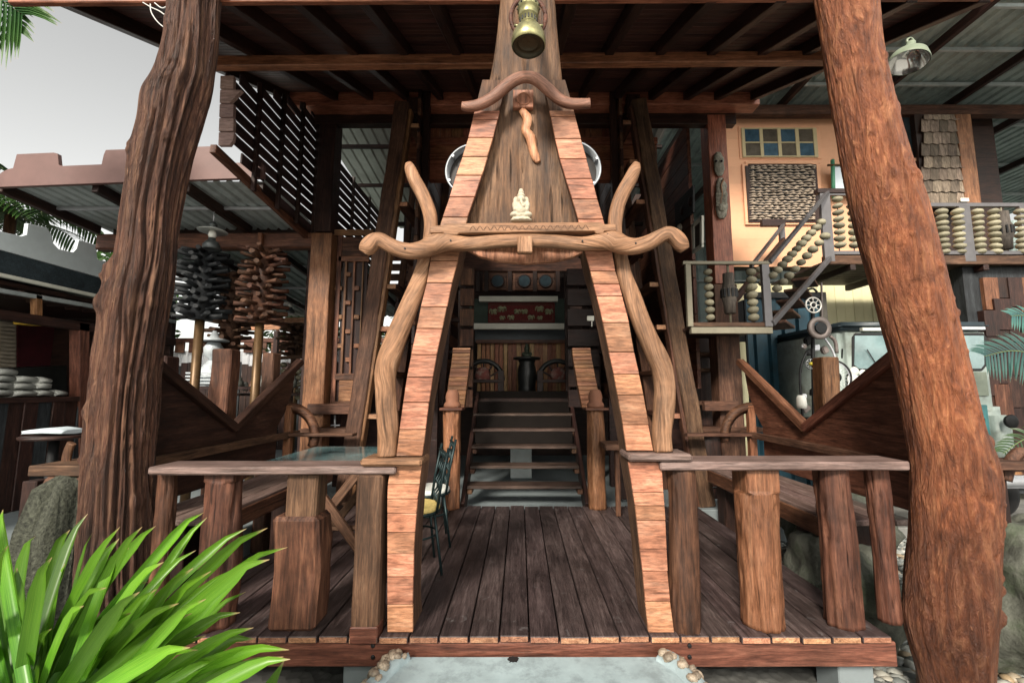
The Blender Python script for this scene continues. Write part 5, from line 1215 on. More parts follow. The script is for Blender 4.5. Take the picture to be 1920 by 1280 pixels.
# wood-chip relief panel
mp = thing('wall_artwork', 'framed wall panel of small overlapping wood chips under the coloured window', 'wall panel', W(1468, 416, YW - .05))
for (x0_, y0_, x1_, y1_) in ((1398, 302, 1538, 307), (1398, 417, 1538, 421), (1398, 307, 1403, 417), (1532, 307, 1537, 417)): rect('outer_frame', x0_, y0_, x1_, y1_, YW - .04, .03, PEACH, mp)
for (x0_, y0_, x1_, y1_) in ((1404, 308, 1531, 310.5), (1404, 414, 1531, 416.5), (1404, 310.5, 1406.5, 414), (1528.5, 310.5, 1531, 414)): rect('inner_frame', x0_, y0_, x1_, y1_, YW - .06, .05, DARK(), mp)
rect('backing', 1405, 309, 1530, 416, YW - .02, .01, DKB, mp)
bm = bmesh.new(); rn = random.Random(8)
for r_ in range(22):
    x = 1405.0
    while x < 1527:
        L_ = rn.uniform(9, 19); y = 312 + r_ * 4.75 + rn.uniform(-1, 1)
        p0 = W(x, y, YW - .03 - rn.uniform(0, .05)); p1 = W(min(1529, x + L_), y + rn.uniform(-1, 1), YW - .03 - rn.uniform(0, .05))
        bm_sweep([p0, (p0 + p1) / 2 + Vector((0, -.02, 0)), p1], [.006, .021, .005], None, sides=6, ref=(0, 1, 0), bm=bm); x += L_ * .9
o = from_bm('wood_chips', bm, plain('pale_chip_wood', (.44, .36, .28), rough=.7, var=.45, scale=14, bump=.2), mp); props(o, kind='stuff')
# banner with green poles
bn = thing('hanging_banner', 'pale blue cloth banner on green bamboo poles beside the red trunk', 'banner', W(1600, 365, YW - .2))
GRN = plain('green_bamboo', (.06, .22, .13), rough=.5, var=.2)
tube('pole', W(1561, 300, YW - .2), W(1563, 372, YW - .2), S(3.4, 330, YW), GRN, bn); tube('crossbar', W(1552, 310, YW - .22), W(1660, 308, YW - .22), S(2, 330, YW), BRON, bn)
rect('cloth', 1566, 311, 1660, 362, YW - .2, .01, plain('pale_banner', (.62, .70, .76), rough=.8, var=.08), bn, axis=0)

# shingle-clad bay, with every shingle
sg = thing('shingle_bay', 'upper bay clad in brown and grey wooden shingles, right of the red trunk', 'wall', W(1770, 385, 7.5))
rect('bay_core', 1732, 214, 1819, 383, 7.5, .4, DARK(), sg); rect('edge_board', 1812, 214, 1820, 383, 7.44, .06, HONEY(), sg)
SHG = wood('shingle_wood', (.10, .075, .055), (.20, .155, .115), (.33, .26, .20), 'Z', gs=18, rough=.7, vary=.75, stain=.3)
for r_ in range(8):
    for c_ in range(5):
        x0_ = 1730 + c_ * 16.6 + (r_ % 2) * 5 - 2; y1_ = 383 - r_ * 22.5
        pts = [(x0_, y1_ - 25), (x0_ + 16, y1_ - 25), (x0_ + 16, y1_ - 2), (x0_ + 8, y1_), (x0_, y1_ - 2)]
        P = [W(min(1811, px), max(215, py), 7.47 - (.03 if k >= 2 else 0) - .004 * (c_ % 2)) for k, (px, py) in enumerate(pts)]
        if x0_ < 1811: prism('shingle', P, (0, .014, 0), SHG, sg)
rect('dark_doorway', 1690, 214, 1731, 296, 7.6, .05, plain('dark_glass', (.02, .03, .035), rough=.2, bump=0), sg); rect('door_sill', 1690, 296, 1732, 302, 7.55, .08, PEACH, sg); rect('maroon_door', 1690, 303, 1731, 383, 7.6, .05, MAR, sg); 
rect('small_notice', 1802, 371, 1817, 378, 7.40, .01, WHITE, sg)

# ------------------------------------------------------------------ balcony, outside stair and landing with strung beads
STL = plain('grey_steel_rail', (.13, .125, .13), rough=.45, metal=.4, var=.2); OLV = plain('olive_steel', (.22, .20, .145), rough=.5, metal=.2, var=.2)
HUB = wood('cart_hub_wood', (.05, .042, .035), (.10, .085, .07), (.17, .145, .12), 'Z', rough=.7, vary=.2)
YB_ = 6.3
bal = thing('balcony', 'upper balcony with a grey steel railing strung with stone beads', 'balcony', W(1740, 495, YB_))
def rbar(n, x0_, y0_, x1_, y1_, par, Y, th=.05, mat=None): return rect(n, x0_, y0_, x1_, y1_, Y, th, mat or STL, par, axis=None)
rbar('top_rail', 1534, 353, 1608, 361, bal, YB_ - .02, .1, DARK()); rbar('rail', 1549, 361, 1612, 366, bal, YB_)
rbar('top_rail', 1690, 380, 2060, 387, bal, YB_, .06)
rbar('bottom_rail', 1552, 470, 2060, 477, bal, YB_, .06); rbar('edge_beam', 1548, 479, 2060, 495, bal, YB_ - .01, .08, GREY())
for px, py in ((1552, 362), (1815, 386), (1930, 386)): rbar('post', px - 4, py, px + 4, 490, bal, YB_ - .012, .06)
a, b_ = W(1552, 494, YB_), W(2060, 494, YB_); n = 9
for i in range(n): box('floor_board', (a.x, YB_ + .08 + i * .155, a.z + .02), (b_.x, YB_ + .228 + i * .155, a.z + .06), DARK(), bal, axis=0)
for px in (1600, 1720, 1850): beam('joist', W(px, 500, YB_) + Vector((0, 0, 0)), W(px, 500, YB_) + Vector((0, 1.4, 0)), .08, .1, DARK(), bal)
for px in (1570, 1598, 1765, 1795, 1832, 1862, 1913):
    tube('bead_rod', W(px, 384, YB_ + .03), W(px + 4, 474, YB_ + .03), .008, STL, bal, 6)
    n = 8; y0_ = 374 if px < 1700 else 397
    for k in range(n): bead(W(px + k * .8, y0_ + k * (86 / 8 if px > 1700 else 12.2), YB_ + .03), S(9.6, 430, YB_), bal, .72)
def hub(px, py0, py1, hw, Y, par):
    c = W(px, py1, Y); h = W(px, py0, Y).z - c.z; r_ = S(hw, (py0 + py1) / 2, Y)
    o = lathe('cart_hub', [(r_ * .75, 0), (r_ * .82, h * .25), (r_ * 1.0, h * .34), (r_, h * .62), (r_ * .8, h * .7), (r_ * .75, h)], HUB, c, par, 20)
    for k in range(12):
        th = 2 * pi * k / 12; q = c + Vector((cos(th) * r_ * .98, sin(th) * r_ * .98, h * .5)); box('spoke_slot', q - Vector((.012, .012, h * .1)), q + Vector((.012, .012, h * .1)), IRON, o, bev=0)
    tube('hub_rod', c - Vector((0, 0, h * .25)), c + Vector((0, 0, h * 1.25)), .014, OLV, o)
hub(1886, 398, 468, 13, YB_ + .03, bal)
YN = 4.95
lnd = thing('stair_landing', 'small stair landing with a steel railing, stone bead strings and a cart hub', 'landing', W(1365, 625, YN))
rbar('top_rail', 1281, 489, 1445, 495, lnd, YN, .05, OLV); 
for px, w_ in ((1293, 5), (1439, 7)): rbar('post', px - w_ / 2, 495, px + w_ / 2, 612, lnd, YN - .004, .05, OLV if px < 1400 else STL)
rbar('floor_edge', 1297, 604, 1442, 612, lnd, YN + .01, .06, GREY()); rbar('edge_beam', 1297, 613, 1449, 625, lnd, YN, .07, OLV)
a, b_ = W(1297, 616, YN), W(1449, 616, YN)
for i in range(6): box('floor_board', (a.x, YN + .08 + i * .15, a.z), (b_.x, YN + .222 + i * .15, a.z + .04), DARK(), lnd, axis=0)
for px, n in ((1327, 7), (1408, 7)):
    tube('bead_rod', W(px, 494, YN + .03), W(px + 4, 604, YN + .03), .006, IRON, lnd, 6)
    for k in range(n): bead(W(px + k * .8, 510 + k * 14.2, YN + .03), S(8.6 + (px > 1400) * 1.4, 550, YN), lnd, .9)
hub(1369, 513, 588, 13, YN + .05, lnd)
for k in range(6): bead(W(1421 + (k % 3) * 4 - (k > 2) * 18, 505 + k * 13, YN + .7), S(7, 550, YN + .7), lnd, .95)
rbar('shelf_rail', 1336, 526, 1372, 533, lnd, YN + .9, .05)
ost = thing('outside_stairs', 'steel and plank outside stairs with two slanting strings of beads', 'stairs', W(1500, 560, 5.8))
p0, p1 = W(1443, 492, YN), W(1552, 361, YB_)
beam('handrail', p0, p1, .05, .05, STL, ost)
beam('stringer', W(1448, 606, YN), W(1556, 484, YB_), .05, .07, STL, ost)
for off, n, y0_, y1_ in ((0, 11, 516, 417), (1, 9, 541, 443)):
    for k in range(n):
        f = k / (n - 1.0); bead(W(1449 + f * 90 + off * 8, y0_ + (y1_ - y0_) * f, YN + (YB_ - YN) * f), S(8.6, 480, YN + (YB_ - YN) * f), ost, .95)
beam('rear_handrail', W(1408, 500, YN + 1.1), W(1470, 420, YB_ + .9), .05, .05, STL, ost); beam('rear_stringer', W(1380, 560, YN + 1.1), W(1470, 450, YB_ + .9), .05, .1, DARK(), ost); rect('rear_post', 1464, 414, 1471, 462, YB_ + .88, .05, STL, ost); rect('rear_cap', 1430, 410, 1473, 423, YB_ + .86, .08, DARK(), ost)
for k in range(5):
    f = k / 4.6; z = W(0, 600 - f * 92, 5.2 + f * .9); q = W(1450 + f * 62, 604 - f * 94, YN + .1 + f * (YB_ - YN - .2))
    beam('tread', q, q + Vector((.42, .5, 0)), .27, .04, GREY(), ost)

# ------------------------------------------------------------------ container, column, truck, wheel sculpture
ct_ = thing('blue_container', 'dark blue corrugated metal container behind the right bench', 'container', (W(1460, 860, 7.0).x, 7.0, -.3))
a, b_ = W(1398, 560, 7.0), W(1534, 560, 7.0)
BLU = plain('container_blue', (.018, .062, .09), rough=.5, metal=.2, var=.35, scale=4, dirt=(.02, .03, .035), damt=.6)
from_bm('corrugated_side', bm_corr((b_.x, 7.0, -.29), (a.x - b_.x, 0, 0), (0, 0, a.z + .29), .24, .05, .45), BLU, ct_)
box('frame', (b_.x, 6.94, -.3), (b_.x + .1, 7.06, a.z + .1), plain('dark_bronze_frame', (.05, .045, .035), rough=.5), ct_); box('frame', (a.x, 6.94, a.z), (b_.x, 7.06, a.z + .1), DKB, ct_)
box('body', (a.x, 7.08, -.3), (b_.x, 7.7, a.z), DKB, ct_)
c = W(1392, 700, 6.5); props(lathe('round_column', [(S(9, 700, 6.5), 0), (S(8, 700, 6.5), 2.35)], YEL, (c.x, 6.5, -.3), None, 20), 'slim pale yellow round column beside the blue container', 'column')

TRW = plain('worn_cream_paint', (.36, .43, .40), rough=.4, var=.2, scale=6, bump=.05, dirt=(.16, .17, .14), dscale=3.5, damt=.8)
TRG = plain('faded_green_paint', (.17, .20, .16), rough=.45, var=.25, scale=5, dirt=(.34, .35, .29), dscale=3, damt=.6)
TEAL = plain('teal_paint', (.06, .26, .27), rough=.35, var=.25, scale=5, bump=.03, dirt=(.05, .08, .08), damt=.5)
NAV = plain('navy_roof_paint', (.028, .045, .055), rough=.35, var=.2); SCREEN = plain('windscreen_glass', (.17, .26, .27), rough=.06, var=.45, scale=2.2, bump=0, spec=.8); RUB = plain('black_rubber', (.015, .015, .016), rough=.7, var=.3)
YT = 5.6
tk = thing('old_truck', 'weathered cream and teal old truck cab with split windscreen, half hidden by the red trunk', 'truck', (W(1722, 900, YT).x, YT + 1.0, -.3))
xl_, xr_ = W(1581, 700, YT).x, W(1864, 700, YT).x; zt_ = W(0, 606, YT).z; xm = (xl_ + xr_) / 2
def rbox(name, lo, hi, mat, par, bev, seg=4):
    bm = bmesh.new(); bmesh.ops.create_cube(bm, size=1.0)
    for v in bm.verts: v.co = Vector(((lo[0] + hi[0]) / 2 + v.co.x * (hi[0] - lo[0]), (lo[1] + hi[1]) / 2 + v.co.y * (hi[1] - lo[1]), (lo[2] + hi[2]) / 2 + v.co.z * (hi[2] - lo[2])))
    bmesh.ops.bevel(bm, geom=bm.edges[:], offset=bev, segments=seg, affect='EDGES')
    for f in bm.faces: f.smooth = True
    o = from_bm(name, bm, mat, par); return o
rbox('cab', (xl_, YT, .15), (xr_, YT + 1.7, zt_ - .05), TRW, tk, .07); rbox('roof', (xl_ - .015, YT - .04, zt_ - .09), (xr_ + .015, YT + 1.75, zt_ + .02), NAV, tk, .05)
rect('visor', 1618, 614, 1660, 620, YT - .05, .06, WHITE, tk); rect('visor', 1800, 612, 1848, 618, YT - .05, .06, STEEL, tk)
for x0_, x1_ in ((1598, 1712), (1734, 1850)):
    fr = from_bm('windscreen_frame', bm_prism([W(x0_ + (6 if k in (0,) else 0), py, YT - .012) for k, py in ((0, 624), (1, 632), (2, 688))] + [W(x0_ + 10, 695, YT - .012), W(x1_ - 8, 695, YT - .012), W(x1_, 686, YT - .012), W(x1_, 632, YT - .012), W(x1_ - 6, 624, YT - .012)], lambda p: p, (0, .03, 0), .004), RUB, tk)
    from_bm('windscreen', bm_prism([W(x0_ + 5, 629, YT - .018), W(x0_ + 4, 684, YT - .018), W(x0_ + 13, 691, YT - .018), W(x1_ - 10, 691, YT - .018), W(x1_ - 4, 683, YT - .018), W(x1_ - 5, 629, YT - .018)], lambda p: p, (0, .01, 0), .002), SCREEN, fr)
rect('scuttle', 1622, 697, 1850, 742, YT - .02, .05, TRG, tk, axis=0)
bm = bmesh.new()                                        # painted cloud on the scuttle
for x, y, rx, rz in ((1632, 700, 13, 7), (1618, 700, 8, 8), (1642, 704, 8, 5), (1624, 706, 8, 5), (1600, 712, 12, 13), (1602, 696, 9, 9), (1608, 722, 8, 9)): bm_ball(S(1, 700, YT), 2, (rx, 2, rz), c=W(x, y, YT - .012), bm=bm)
from_bm('painted_cloud', bm, plain('white_sign_paint', (.62, .64, .60), rough=.5, var=.1, dirt=(.4, .42, .38)), tk)
bm = bmesh.new()
for x, y, rx, rz in ((1626, 716, 5, 4), (1622, 713, 2.5, 2.5), (1630, 713, 2.5, 2.5), (1623, 720, 2.5, 2.5), (1630, 720, 2.5, 2.5)): bm_ball(S(1, 700, YT), 2, (rx, 1.6, rz), c=W(x, y, YT - .02), bm=bm)
from_bm('painted_flower', bm, plain('blue_grey_paint', (.20, .25, .27), rough=.5), tk)
rbox('bonnet', (xl_ + .6, YT - .45, .45), (xr_ - .55, YT + .02, W(0, 745, YT).z), TEAL, tk, .08)
for s_, x in ((-1, xl_ + .2), (1, xr_ - .2)):
    rbox('fender', (x - .21, YT - .22, .35), (x + .21, YT + .3, 1.12), TRW, tk, .11)
    wl = from_bm('wheel', bm_torus(.27, .10, 28, 10, M=Matrix.Translation((x, YT + .1, .07)) @ Matrix.Rotation(pi / 2, 4, 'Y')), RUB, tk)
    lathe('hub_cap', [(.18, -.06), (.18, .06), (.08, .09)], STEEL, (x, YT + .1, .07), wl, 16, rot=Matrix.Rotation(pi / 2 * s_, 4, 'Y'))
    lathe('headlight', [(.075, 0), (.085, .03), (.07, .04), (.02, .045)], IRON, (x - s_ * .02, YT - .3, .95), tk, 20, rot=Matrix.Rotation(pi / 2, 4, 'X'))
    tube('mirror_arm', (x + s_ * .2, YT, 1.75), (x + s_ * .3, YT - .15, 1.85), .01, IRON, tk)
for k in range(11): box('grille_bar', (xm - .28 + k * .055, YT - .475, .58), (xm - .255 + k * .055, YT - .44, 1.0), IRON, tk)
rbox('bumper', (xl_ - .02, YT - .62, .22), (xr_ + .02, YT - .52, .36), STEEL, tk, .03)
for (x0_, y0_, x1_, y1_) in ((1596, 700, 1596.8, 792), (1590, 618, 1655, 618.7), (1585, 732, 1650, 733), (1723, 622, 1724, 697)): rect('panel_seam', x0_, y0_, x1_, y1_, YT - .006, .012, IRON, tk, bev=0)
for px in (1650, 1790): tube('wiper', W(px, 694, YT - .035), W(px - 24, 655, YT - .035), .006, IRON, tk, 6)
for px in (1588, 1612): lathe('rivet', [(.012, 0), (.006, .006)], IRON, W(px, 735, YT - .004), tk, 8, rot=Matrix.Rotation(pi / 2, 4, 'X'))
rbox('side_lamp', (W(1592, 760, YT).x, YT - .06, W(0, 762, YT).z), (W(1600, 760, YT).x, YT + .01, W(0, 752, YT).z), plain('amber_lens', (.5, .2, .03), rough=.2), tk, .012, 2)
rbox('registration_mark', (W(1607, 745, YT).x, YT - .015, W(0, 746, YT).z), (W(1610, 745, YT).x, YT - .004, W(0, 737, YT).z), plain('red_mark', (.45, .06, .04), rough=.5), tk, .002, 1)

YS_ = 5.05
ws = thing('wheel_sculpture', 'tall scrap-metal sculpture of bicycle wheels, sprocket and brake disc in front of the container', 'sculpture', (W(1540, 900, YS_).x, YS_, -.3))
CHR = plain('pale_alloy', (.58, .57, .53), rough=.35, metal=.5, var=.15); CAST = plain('cast_iron_brown', (.16, .135, .125), rough=.55, metal=.4, var=.3)
def MY(c): return Matrix.Translation(c) @ Matrix.Rotation(pi / 2, 4, 'X')
c = W(1525, 572, YS_ - .1); r_ = S(14, 572, YS_)
sp_ = from_bm('sprocket', bm_torus(r_, r_ * .12, 28, 6, M=MY(c)), CHR, ws); from_bm('sprocket_hub', bm_torus(r_ * .38, r_ * .12, 20, 6, M=MY(c)), CHR, sp_)
for k in range(8): th = pi * k / 4; tube('sprocket_arm', c + Vector((cos(th) * r_ * .4, 0, sin(th) * r_ * .4)), c + Vector((cos(th) * r_, 0, sin(th) * r_)), r_ * .07, CHR, sp_, 6)
c = W(1536, 615, YS_ - .12); r_ = S(20.5, 615, YS_)
lathe('brake_disc', [(r_ * .55, -.02), (r_, -.02), (r_, .02), (r_ * .55, .02), (r_ * .55, -.02)], CAST, c, ws, 36, rot=Matrix.Rotation(pi / 2, 4, 'X'), cap=False); lathe('disc_hub', [(r_ * .5, .02), (r_ * .5, .04)], IRON, c, ws, 20, rot=Matrix.Rotation(pi / 2, 4, 'X'))
for (px, py, rp, y_, nsp) in ((1565, 707, 31, 0, 24), (1563, 777, 27, .05, 10), (1520, 682, 10, 0, 8)):
    c = W(px, py, YS_ + y_); r_ = S(rp, py, YS_)
    wh = from_bm('bicycle_wheel', bm_torus(r_, r_ * .06, 40, 8, M=MY(c)), RUB, ws); from_bm('wheel_rim', bm_torus(r_ * .9, r_ * .03, 40, 6, M=MY(c)), STEEL, wh); lathe('wheel_hub', [(r_ * .32, -.02), (r_ * .32, .03), (r_ * .1, .05)], IRON if rp > 12 else plain('yellow_hub', (.6, .5, .06), rough=.4), c, wh, 16, rot=Matrix.Rotation(pi / 2, 4, 'X'))
    for k in range(nsp): th = 2 * pi * k / nsp; tube('spoke', c + Vector((cos(th) * r_ * .3, 0, sin(th) * r_ * .3)), c + Vector((cos(th) * r_ * .9, 0, sin(th) * r_ * .9)), .003, STEEL, wh, 5)
for pts, r_, m_ in (([(1546, 634), (1560, 655), (1568, 680), (1570, 710), (1562, 735)], .012, STEEL), ([(1524, 560), (1524, 640), (1526, 760), (1526, 850)], .022, IRON), ([(1512, 660), (1500, 700), (1505, 780), (1512, 850)], .014, IRON), ([(1540, 530), (1541, 570), (1541, 600)], .012, CAST), ([(1556, 630), (1566, 640), (1569, 662)], .02, CAST), ([(1532, 548), (1525, 541), (1515, 543)], .012, IRON)):
    sweep('pipe', [W(x, y, YS_ + .03) for x, y in cat(pts, 4)], r_, None, m_, ws, sides=8)
rn = random.Random(2)
for k, (px, py, s_) in enumerate(((1515, 640, 11), (1508, 650, 7), (1530, 652, 8), (1518, 660, 8), (1545, 655, 9), (1506, 648, 5), (1523, 735, 9), (1510, 765, 10), (1507, 742, 7), (1515, 790, 12), (1530, 800, 10), (1500, 815, 12))):
    b2 = bmesh.new(); bmesh.ops.create_cube(b2, size=1); q = W(px, py, YS_ + .06); h = S(s_, py, YS_)
    for v in b2.verts: v.co = Vector((v.co.x * h * rn.uniform(.8, 1.5), v.co.y * h, v.co.z * h * rn.uniform(.8, 2.0)))
    bmesh.ops.bevel(b2, geom=b2.edges[:], offset=h * .18, segments=2, affect='EDGES'); bmesh.ops.rotate(b2, verts=b2.verts, matrix=Matrix.Rotation(rn.uniform(0, 3), 3, 'Y')); bmesh.ops.translate(b2, verts=b2.verts, vec=q)
    from_bm('engine_part', b2, [IRON, CAST, STEEL][k % 3], ws)
c = W(1503, 757, YS_ - .05); lathe('glass_jar', [(.05, 0), (.055, .04), (.05, .12), (.035, .15)], GLOBE, c - Vector((0, 0, .05)), ws, 16)

# wall clock ring behind the trunk on the yellow wall
c = W(1795, 555, YW + .2); ck = from_bm('wall_ring', bm_torus(S(22, 555, YW), .04, 36, 8, M=MY(c)), IRON); props(ck, 'dark iron ring hanging on the yellow wall right of the red trunk', 'ring')

# ------------------------------------------------------------------ shelter roof on the right, lamp under it
sr = thing('shelter_roof', 'high green-grey corrugated shelter roof over the right yard', 'roof', (7, 8, 6.8))
from_bm('corrugated_sheet', bm_corr((2.7, 5.25, 6.9), (13, 0, 0), (0, 9, 0), .22, .04), ZINCD, sr)
for yy in (5.6, 6.4, 7.2, 8.4, 10, 11.6): beam('purlin', (2.75, yy, 6.84), (15.6, yy, 6.84), .05, .06, ZINC, sr)
for xx in (3.4, 5.0, 6.6, 8.2, 10, 12): beam('truss', (xx, 5.3, 6.74), (xx, 13.5, 6.74), .08, .14, DARK(), sr)
for xx in (9.5,): 
    for yy in (9.5,): box('steel_column', (xx - .08, yy, -.3), (xx + .08, yy + .16, 6.66), STL, sr)
rwall = thing('rear_yard_wall', 'dark far wall closing the right yard under the shelter roof', 'wall', (9, 14, -.42))
from_bm('corrugated_sheet', bm_corr((16.5, 13.6, GZ), (-13, 0, 0), (0, 0, 7.3), .3, .05), ZINCD, rwall)
for zz in (2, 3.4, 4.8, 6.1): beam('girt', (3.5, 13.5, zz), (16.5, 13.5, zz), .06, .06, ZINC, rwall)
for xx in (6, 9, 12, 15): beam('stanchion', (xx, 13.45, GZ), (xx + 2, 13.45, 6.7), .1, .12, DARK(), rwall)
ENA = plain('green_enamel', (.20, .24, .17), rough=.35, var=.15); REF = plain('lamp_reflector', (.75, .76, .74), rough=.12, metal=.9, var=.1, bump=.02)
c = W(1702, 118, 3.6); u = S(1, 110, 3.6); rt = Matrix.Rotation(radians(14), 4, 'Y')
dl = thing('dome_lamp', 'green enamel dome lamp with a shiny reflector beside the top of the red trunk', 'lamp', c)
lathe('shade', [(32 * u, 0), (32 * u, 3 * u), (27 * u, 16 * u), (14 * u, 28 * u), (8 * u, 34 * u), (7 * u, 42 * u)], ENA, c, dl, 36, rot=rt, cap=False); lathe('reflector', [(31 * u, 0.5 * u), (25 * u, 15 * u), (12 * u, 26 * u), (2 * u, 28 * u)], REF, c, dl, 36, rot=rt, cap=False)
from_bm('hanger_ring', bm_torus(6 * u, 2 * u, 18, 6, M=Matrix.Translation(c + Vector((9 * u, 0, 44 * u))) @ Matrix.Rotation(pi / 2, 4, 'X')), ENA, dl); tube('conduit', c + Vector((10 * u, 0, 48 * u)), c + Vector((-.3, .1, 1.0)), .01, IRON, dl)

# dark block-clad wall at the right edge
dw = thing('block_wall', 'dark brown wall of uneven wooden blocks at the right edge', 'wall', W(1890, 900, 6.4))
rn = random.Random(12); x = 1850.0
rect('wall_core', 1853, 500, 2060, 925, 6.45, .2, DKB, dw)
while x < 1990:
    w_ = rn.uniform(16, 26); y = 520.0
    while y < 905:
        h = rn.uniform(35, 75); m_ = DARK() if rn.random() < .93 else POST()
        rect('wood_block', x + .5, y, x + w_ - .5, min(y + h - 1, 915), 6.40 - rn.uniform(0, .06), .1, HONEY() if rn.random() < .02 else m_, dw); y += h
    x += w_

# ------------------------------------------------------------------ carvings and pictures on the right post and side wall
MASK = wood('bone_grey_carving', (.16, .15, .12), (.38, .36, .29), (.6, .57, .47), 'Z', gs=60, st=.4, rough=.7, vary=.1, bump=.9)
YM = YP - .03
mk = thing('carved_mask', 'long grey carved tribal mask hanging on the red house post', 'carving', W(1351, 410, YM))
def msweep(n, rows): R_ = cat([tuple(map(float, r)) for r in rows], 4); return sweep(n, [W(a, b, YM) for a, b, c in R_], [S(c / 2, b, YM) for a, b, c in R_], [S(c / 2, b, YM) * .5 for a, b, c in R_], MASK, mk, sides=14, nz=.3, nscale=40)
msweep('upper_face', [(1347, 286, 8), (1347, 294, 16), (1348, 310, 19), (1349, 322, 17), (1350, 330, 8)]); msweep('lower_face', [(1351, 334, 8), (1352, 350, 20), (1353, 380, 21), (1353, 398, 20), (1353, 410, 10)])
sweep('snake', [W(x, y, YM - .04) for x, y in cat([(1357, 336), (1352, 348), (1354, 364), (1351, 380), (1355, 392)], 4)], .013, None, PALE('X', 'UV'), mk, sides=8)
for k in range(7): rect('fringe', 1343, 362 + k * 3.6, 1361, 364 + k * 3.6, YM - .05, .02, MASK, mk, bev=.002)
for px in (1343, 1353): bm = bm_ball(S(2.4, 305, YM), 1, c=W(px, 302, YM - .05)); from_bm('eye', bm, IRON, mk)
bm = bm_ball(S(8, 388, YM), 2, (1, .5, 1), c=W(1354, 389, YM - .04)); from_bm('boss', bm, MASK, mk)
XW = 2.45
def sw(pts, th, mat, name, par): return prism(name, [WX(x, y, XW) for x, y in pts], (-th, 0, 0), mat, par, bev=.002)
pf = thing('picture_frame', 'small cream picture frame on the shaded side wall left of the carved post', 'picture', WX(1310, 470, XW))
for q in (((1300, 422), (1319, 404), (1319, 412), (1300, 429)), ((1301, 470), (1320, 455), (1320, 463), (1302, 476)), ((1300, 422), (1304, 419), (1305, 472), (1302, 474)), ((1316, 407), (1320, 404), (1320, 460), (1316, 463))): sw(q, .03, WHITE, 'frame_side', pf)
sw(((1303, 426), (1317, 412), (1317, 459), (1304, 470)), .012, DARK('X'), 'picture', pf)
rp = thing('relief_board', 'dark relief board with two round bosses on the shaded side wall', 'wall panel', WX(1288, 415, XW)); sw(((1268, 383), (1303, 347), (1303, 398), (1270, 424)), .03, DKB, 'board', rp)
for px, py in ((1279, 395), (1294, 378)): bm = bm_ball(.06, 2, (.4, 1, 1.2), c=WX(px, py, XW - .03)); from_bm('boss', bm, DARK('X'), rp)
bm = bm_ball(.055, 2, (.7, 1, 1.2), nz=.2, c=WX(1274, 428, XW - .05)); props(from_bm('wall_skull', bm, plain('bone', (.4, .37, .3), rough=.7)), 'small pale skull-like ornament on the side wall by the ladder', 'ornament')

# cupboard, shelves and barrel under the landing
rc = thing('open_shelves', 'dark open shelves behind the right ladder under the landing', 'shelves', (W(1330, 860, 5.9).x, 6.0, -.05))
rect('back_panel', 1300, 625, 1350, 880, 6.25, .03, DARK(), rc)
for y in (660, 690, 752): rect('shelf', 1308, y, 1350, y + 7, 5.95, .28, GREY(), rc, axis=0)
rect('low_plank', 1302, 803, 1440, 810, 5.45, .3, GREY(), rc, axis=0); rect('bracket', 1322, 752, 1385, 770, 5.55, .09, GREY(), rc, axis=0)
brl = thing('barrel', 'dark wooden barrel under the right shelves', 'barrel', (W(1330, 860, 5.75).x, 5.8, -.05)); r_ = .17
c = Vector((W(1330, 860, 5.75).x, 5.8, -.05)); lathe('staves', [(r_, 0), (r_ * 1.15, .4), (r_ * 1.1, .7), (r_, .9)], DARK('Z'), c, brl, 16)
for z in (.15, .5, .8): from_bm('hoop', bm_torus(r_ * 1.13, .008, 24, 5, M=Matrix.Translation(c + Vector((0, 0, z)))), IRON, brl)
box('lower_wall', (1.3, 6.3, -.05), (3.2, 6.4, 1.34), DARK(), house, axis=0); box('lower_wall', (-2.7, 6.3, -.05), (-1.2, 6.4, 1.34), DARK(), house, axis=0)
tg = thing('wall_switch', 'small white box with a dangling cord on the wall of the stair well', 'switch', W(1108, 600, 5.6)); rect('box', 1101, 592, 1114, 601, 5.55, .04, WHITE, tg); rect('dangling_cord', 1109, 601, 1110.5, 612, 5.56, .01, WHITE, tg, bev=0)

# ------------------------------------------------------------------ boulders, pebble ground on the right
RK = plain('dark_boulder', (.10, .105, .085), rough=.85, var=.6, scale=9, bump=.9, dirt=(.05, .075, .035), dscale=5, damt=.6, bdist=.03)
for (x, y, z, sx_, sy_, sz_, lab) in ((2.35, 3.3, -.15, .35, .35, .42, 'dark mossy boulder under the right bench beside the deck'), (3.35, 2.95, -.02, .5, .5, .52, 'large dark mossy boulder at the right edge behind the red trunk'), (3.1, 4.4, .0, .4, .5, .35, 'low dark boulder behind the seat of the right bench')):
    bm = bm_ball(1, 5, (sx_, sy_, sz_), nz=.35, nsc=1.7, seed=x, c=(x, y, z))
    for v in bm.verts: d_ = (v.co - Vector((x, y, z))); v.co += d_ * (.10 * noise.noise(v.co * 5) + .07 * noise.noise(v.co * 11) + .04 * noise.noise(v.co * 24))
    props(from_bm('boulder', bm, RK), lab, 'boulder', 'boulders by the deck')
pebm = [m.copy() for m in pm]
PEBG = plain('grey_pebble', (.26, .27, .25), rough=.5, var=.4, scale=2.0, bump=.15)
def peb_mat():
    m, t, b = newmat('mixed_pebbles')
    ge = t.nodes.new('ShaderNodeNewGeometry')
    r = ramp(t, [(0.0, (.10, .11, .105)), (.35, (.22, .24, .23)), (.65, (.36, .36, .32)), (.85, (.30, .22, .13)), (1.0, (.5, .5, .47))], ge.outputs['Random Per Island'])
    t.links.new(r.outputs[0], b.inputs['Base Color']); b.inputs['Roughness'].default_value = .5
    return m
bm = bmesh.new(); rn = random.Random(21); tmpl = []
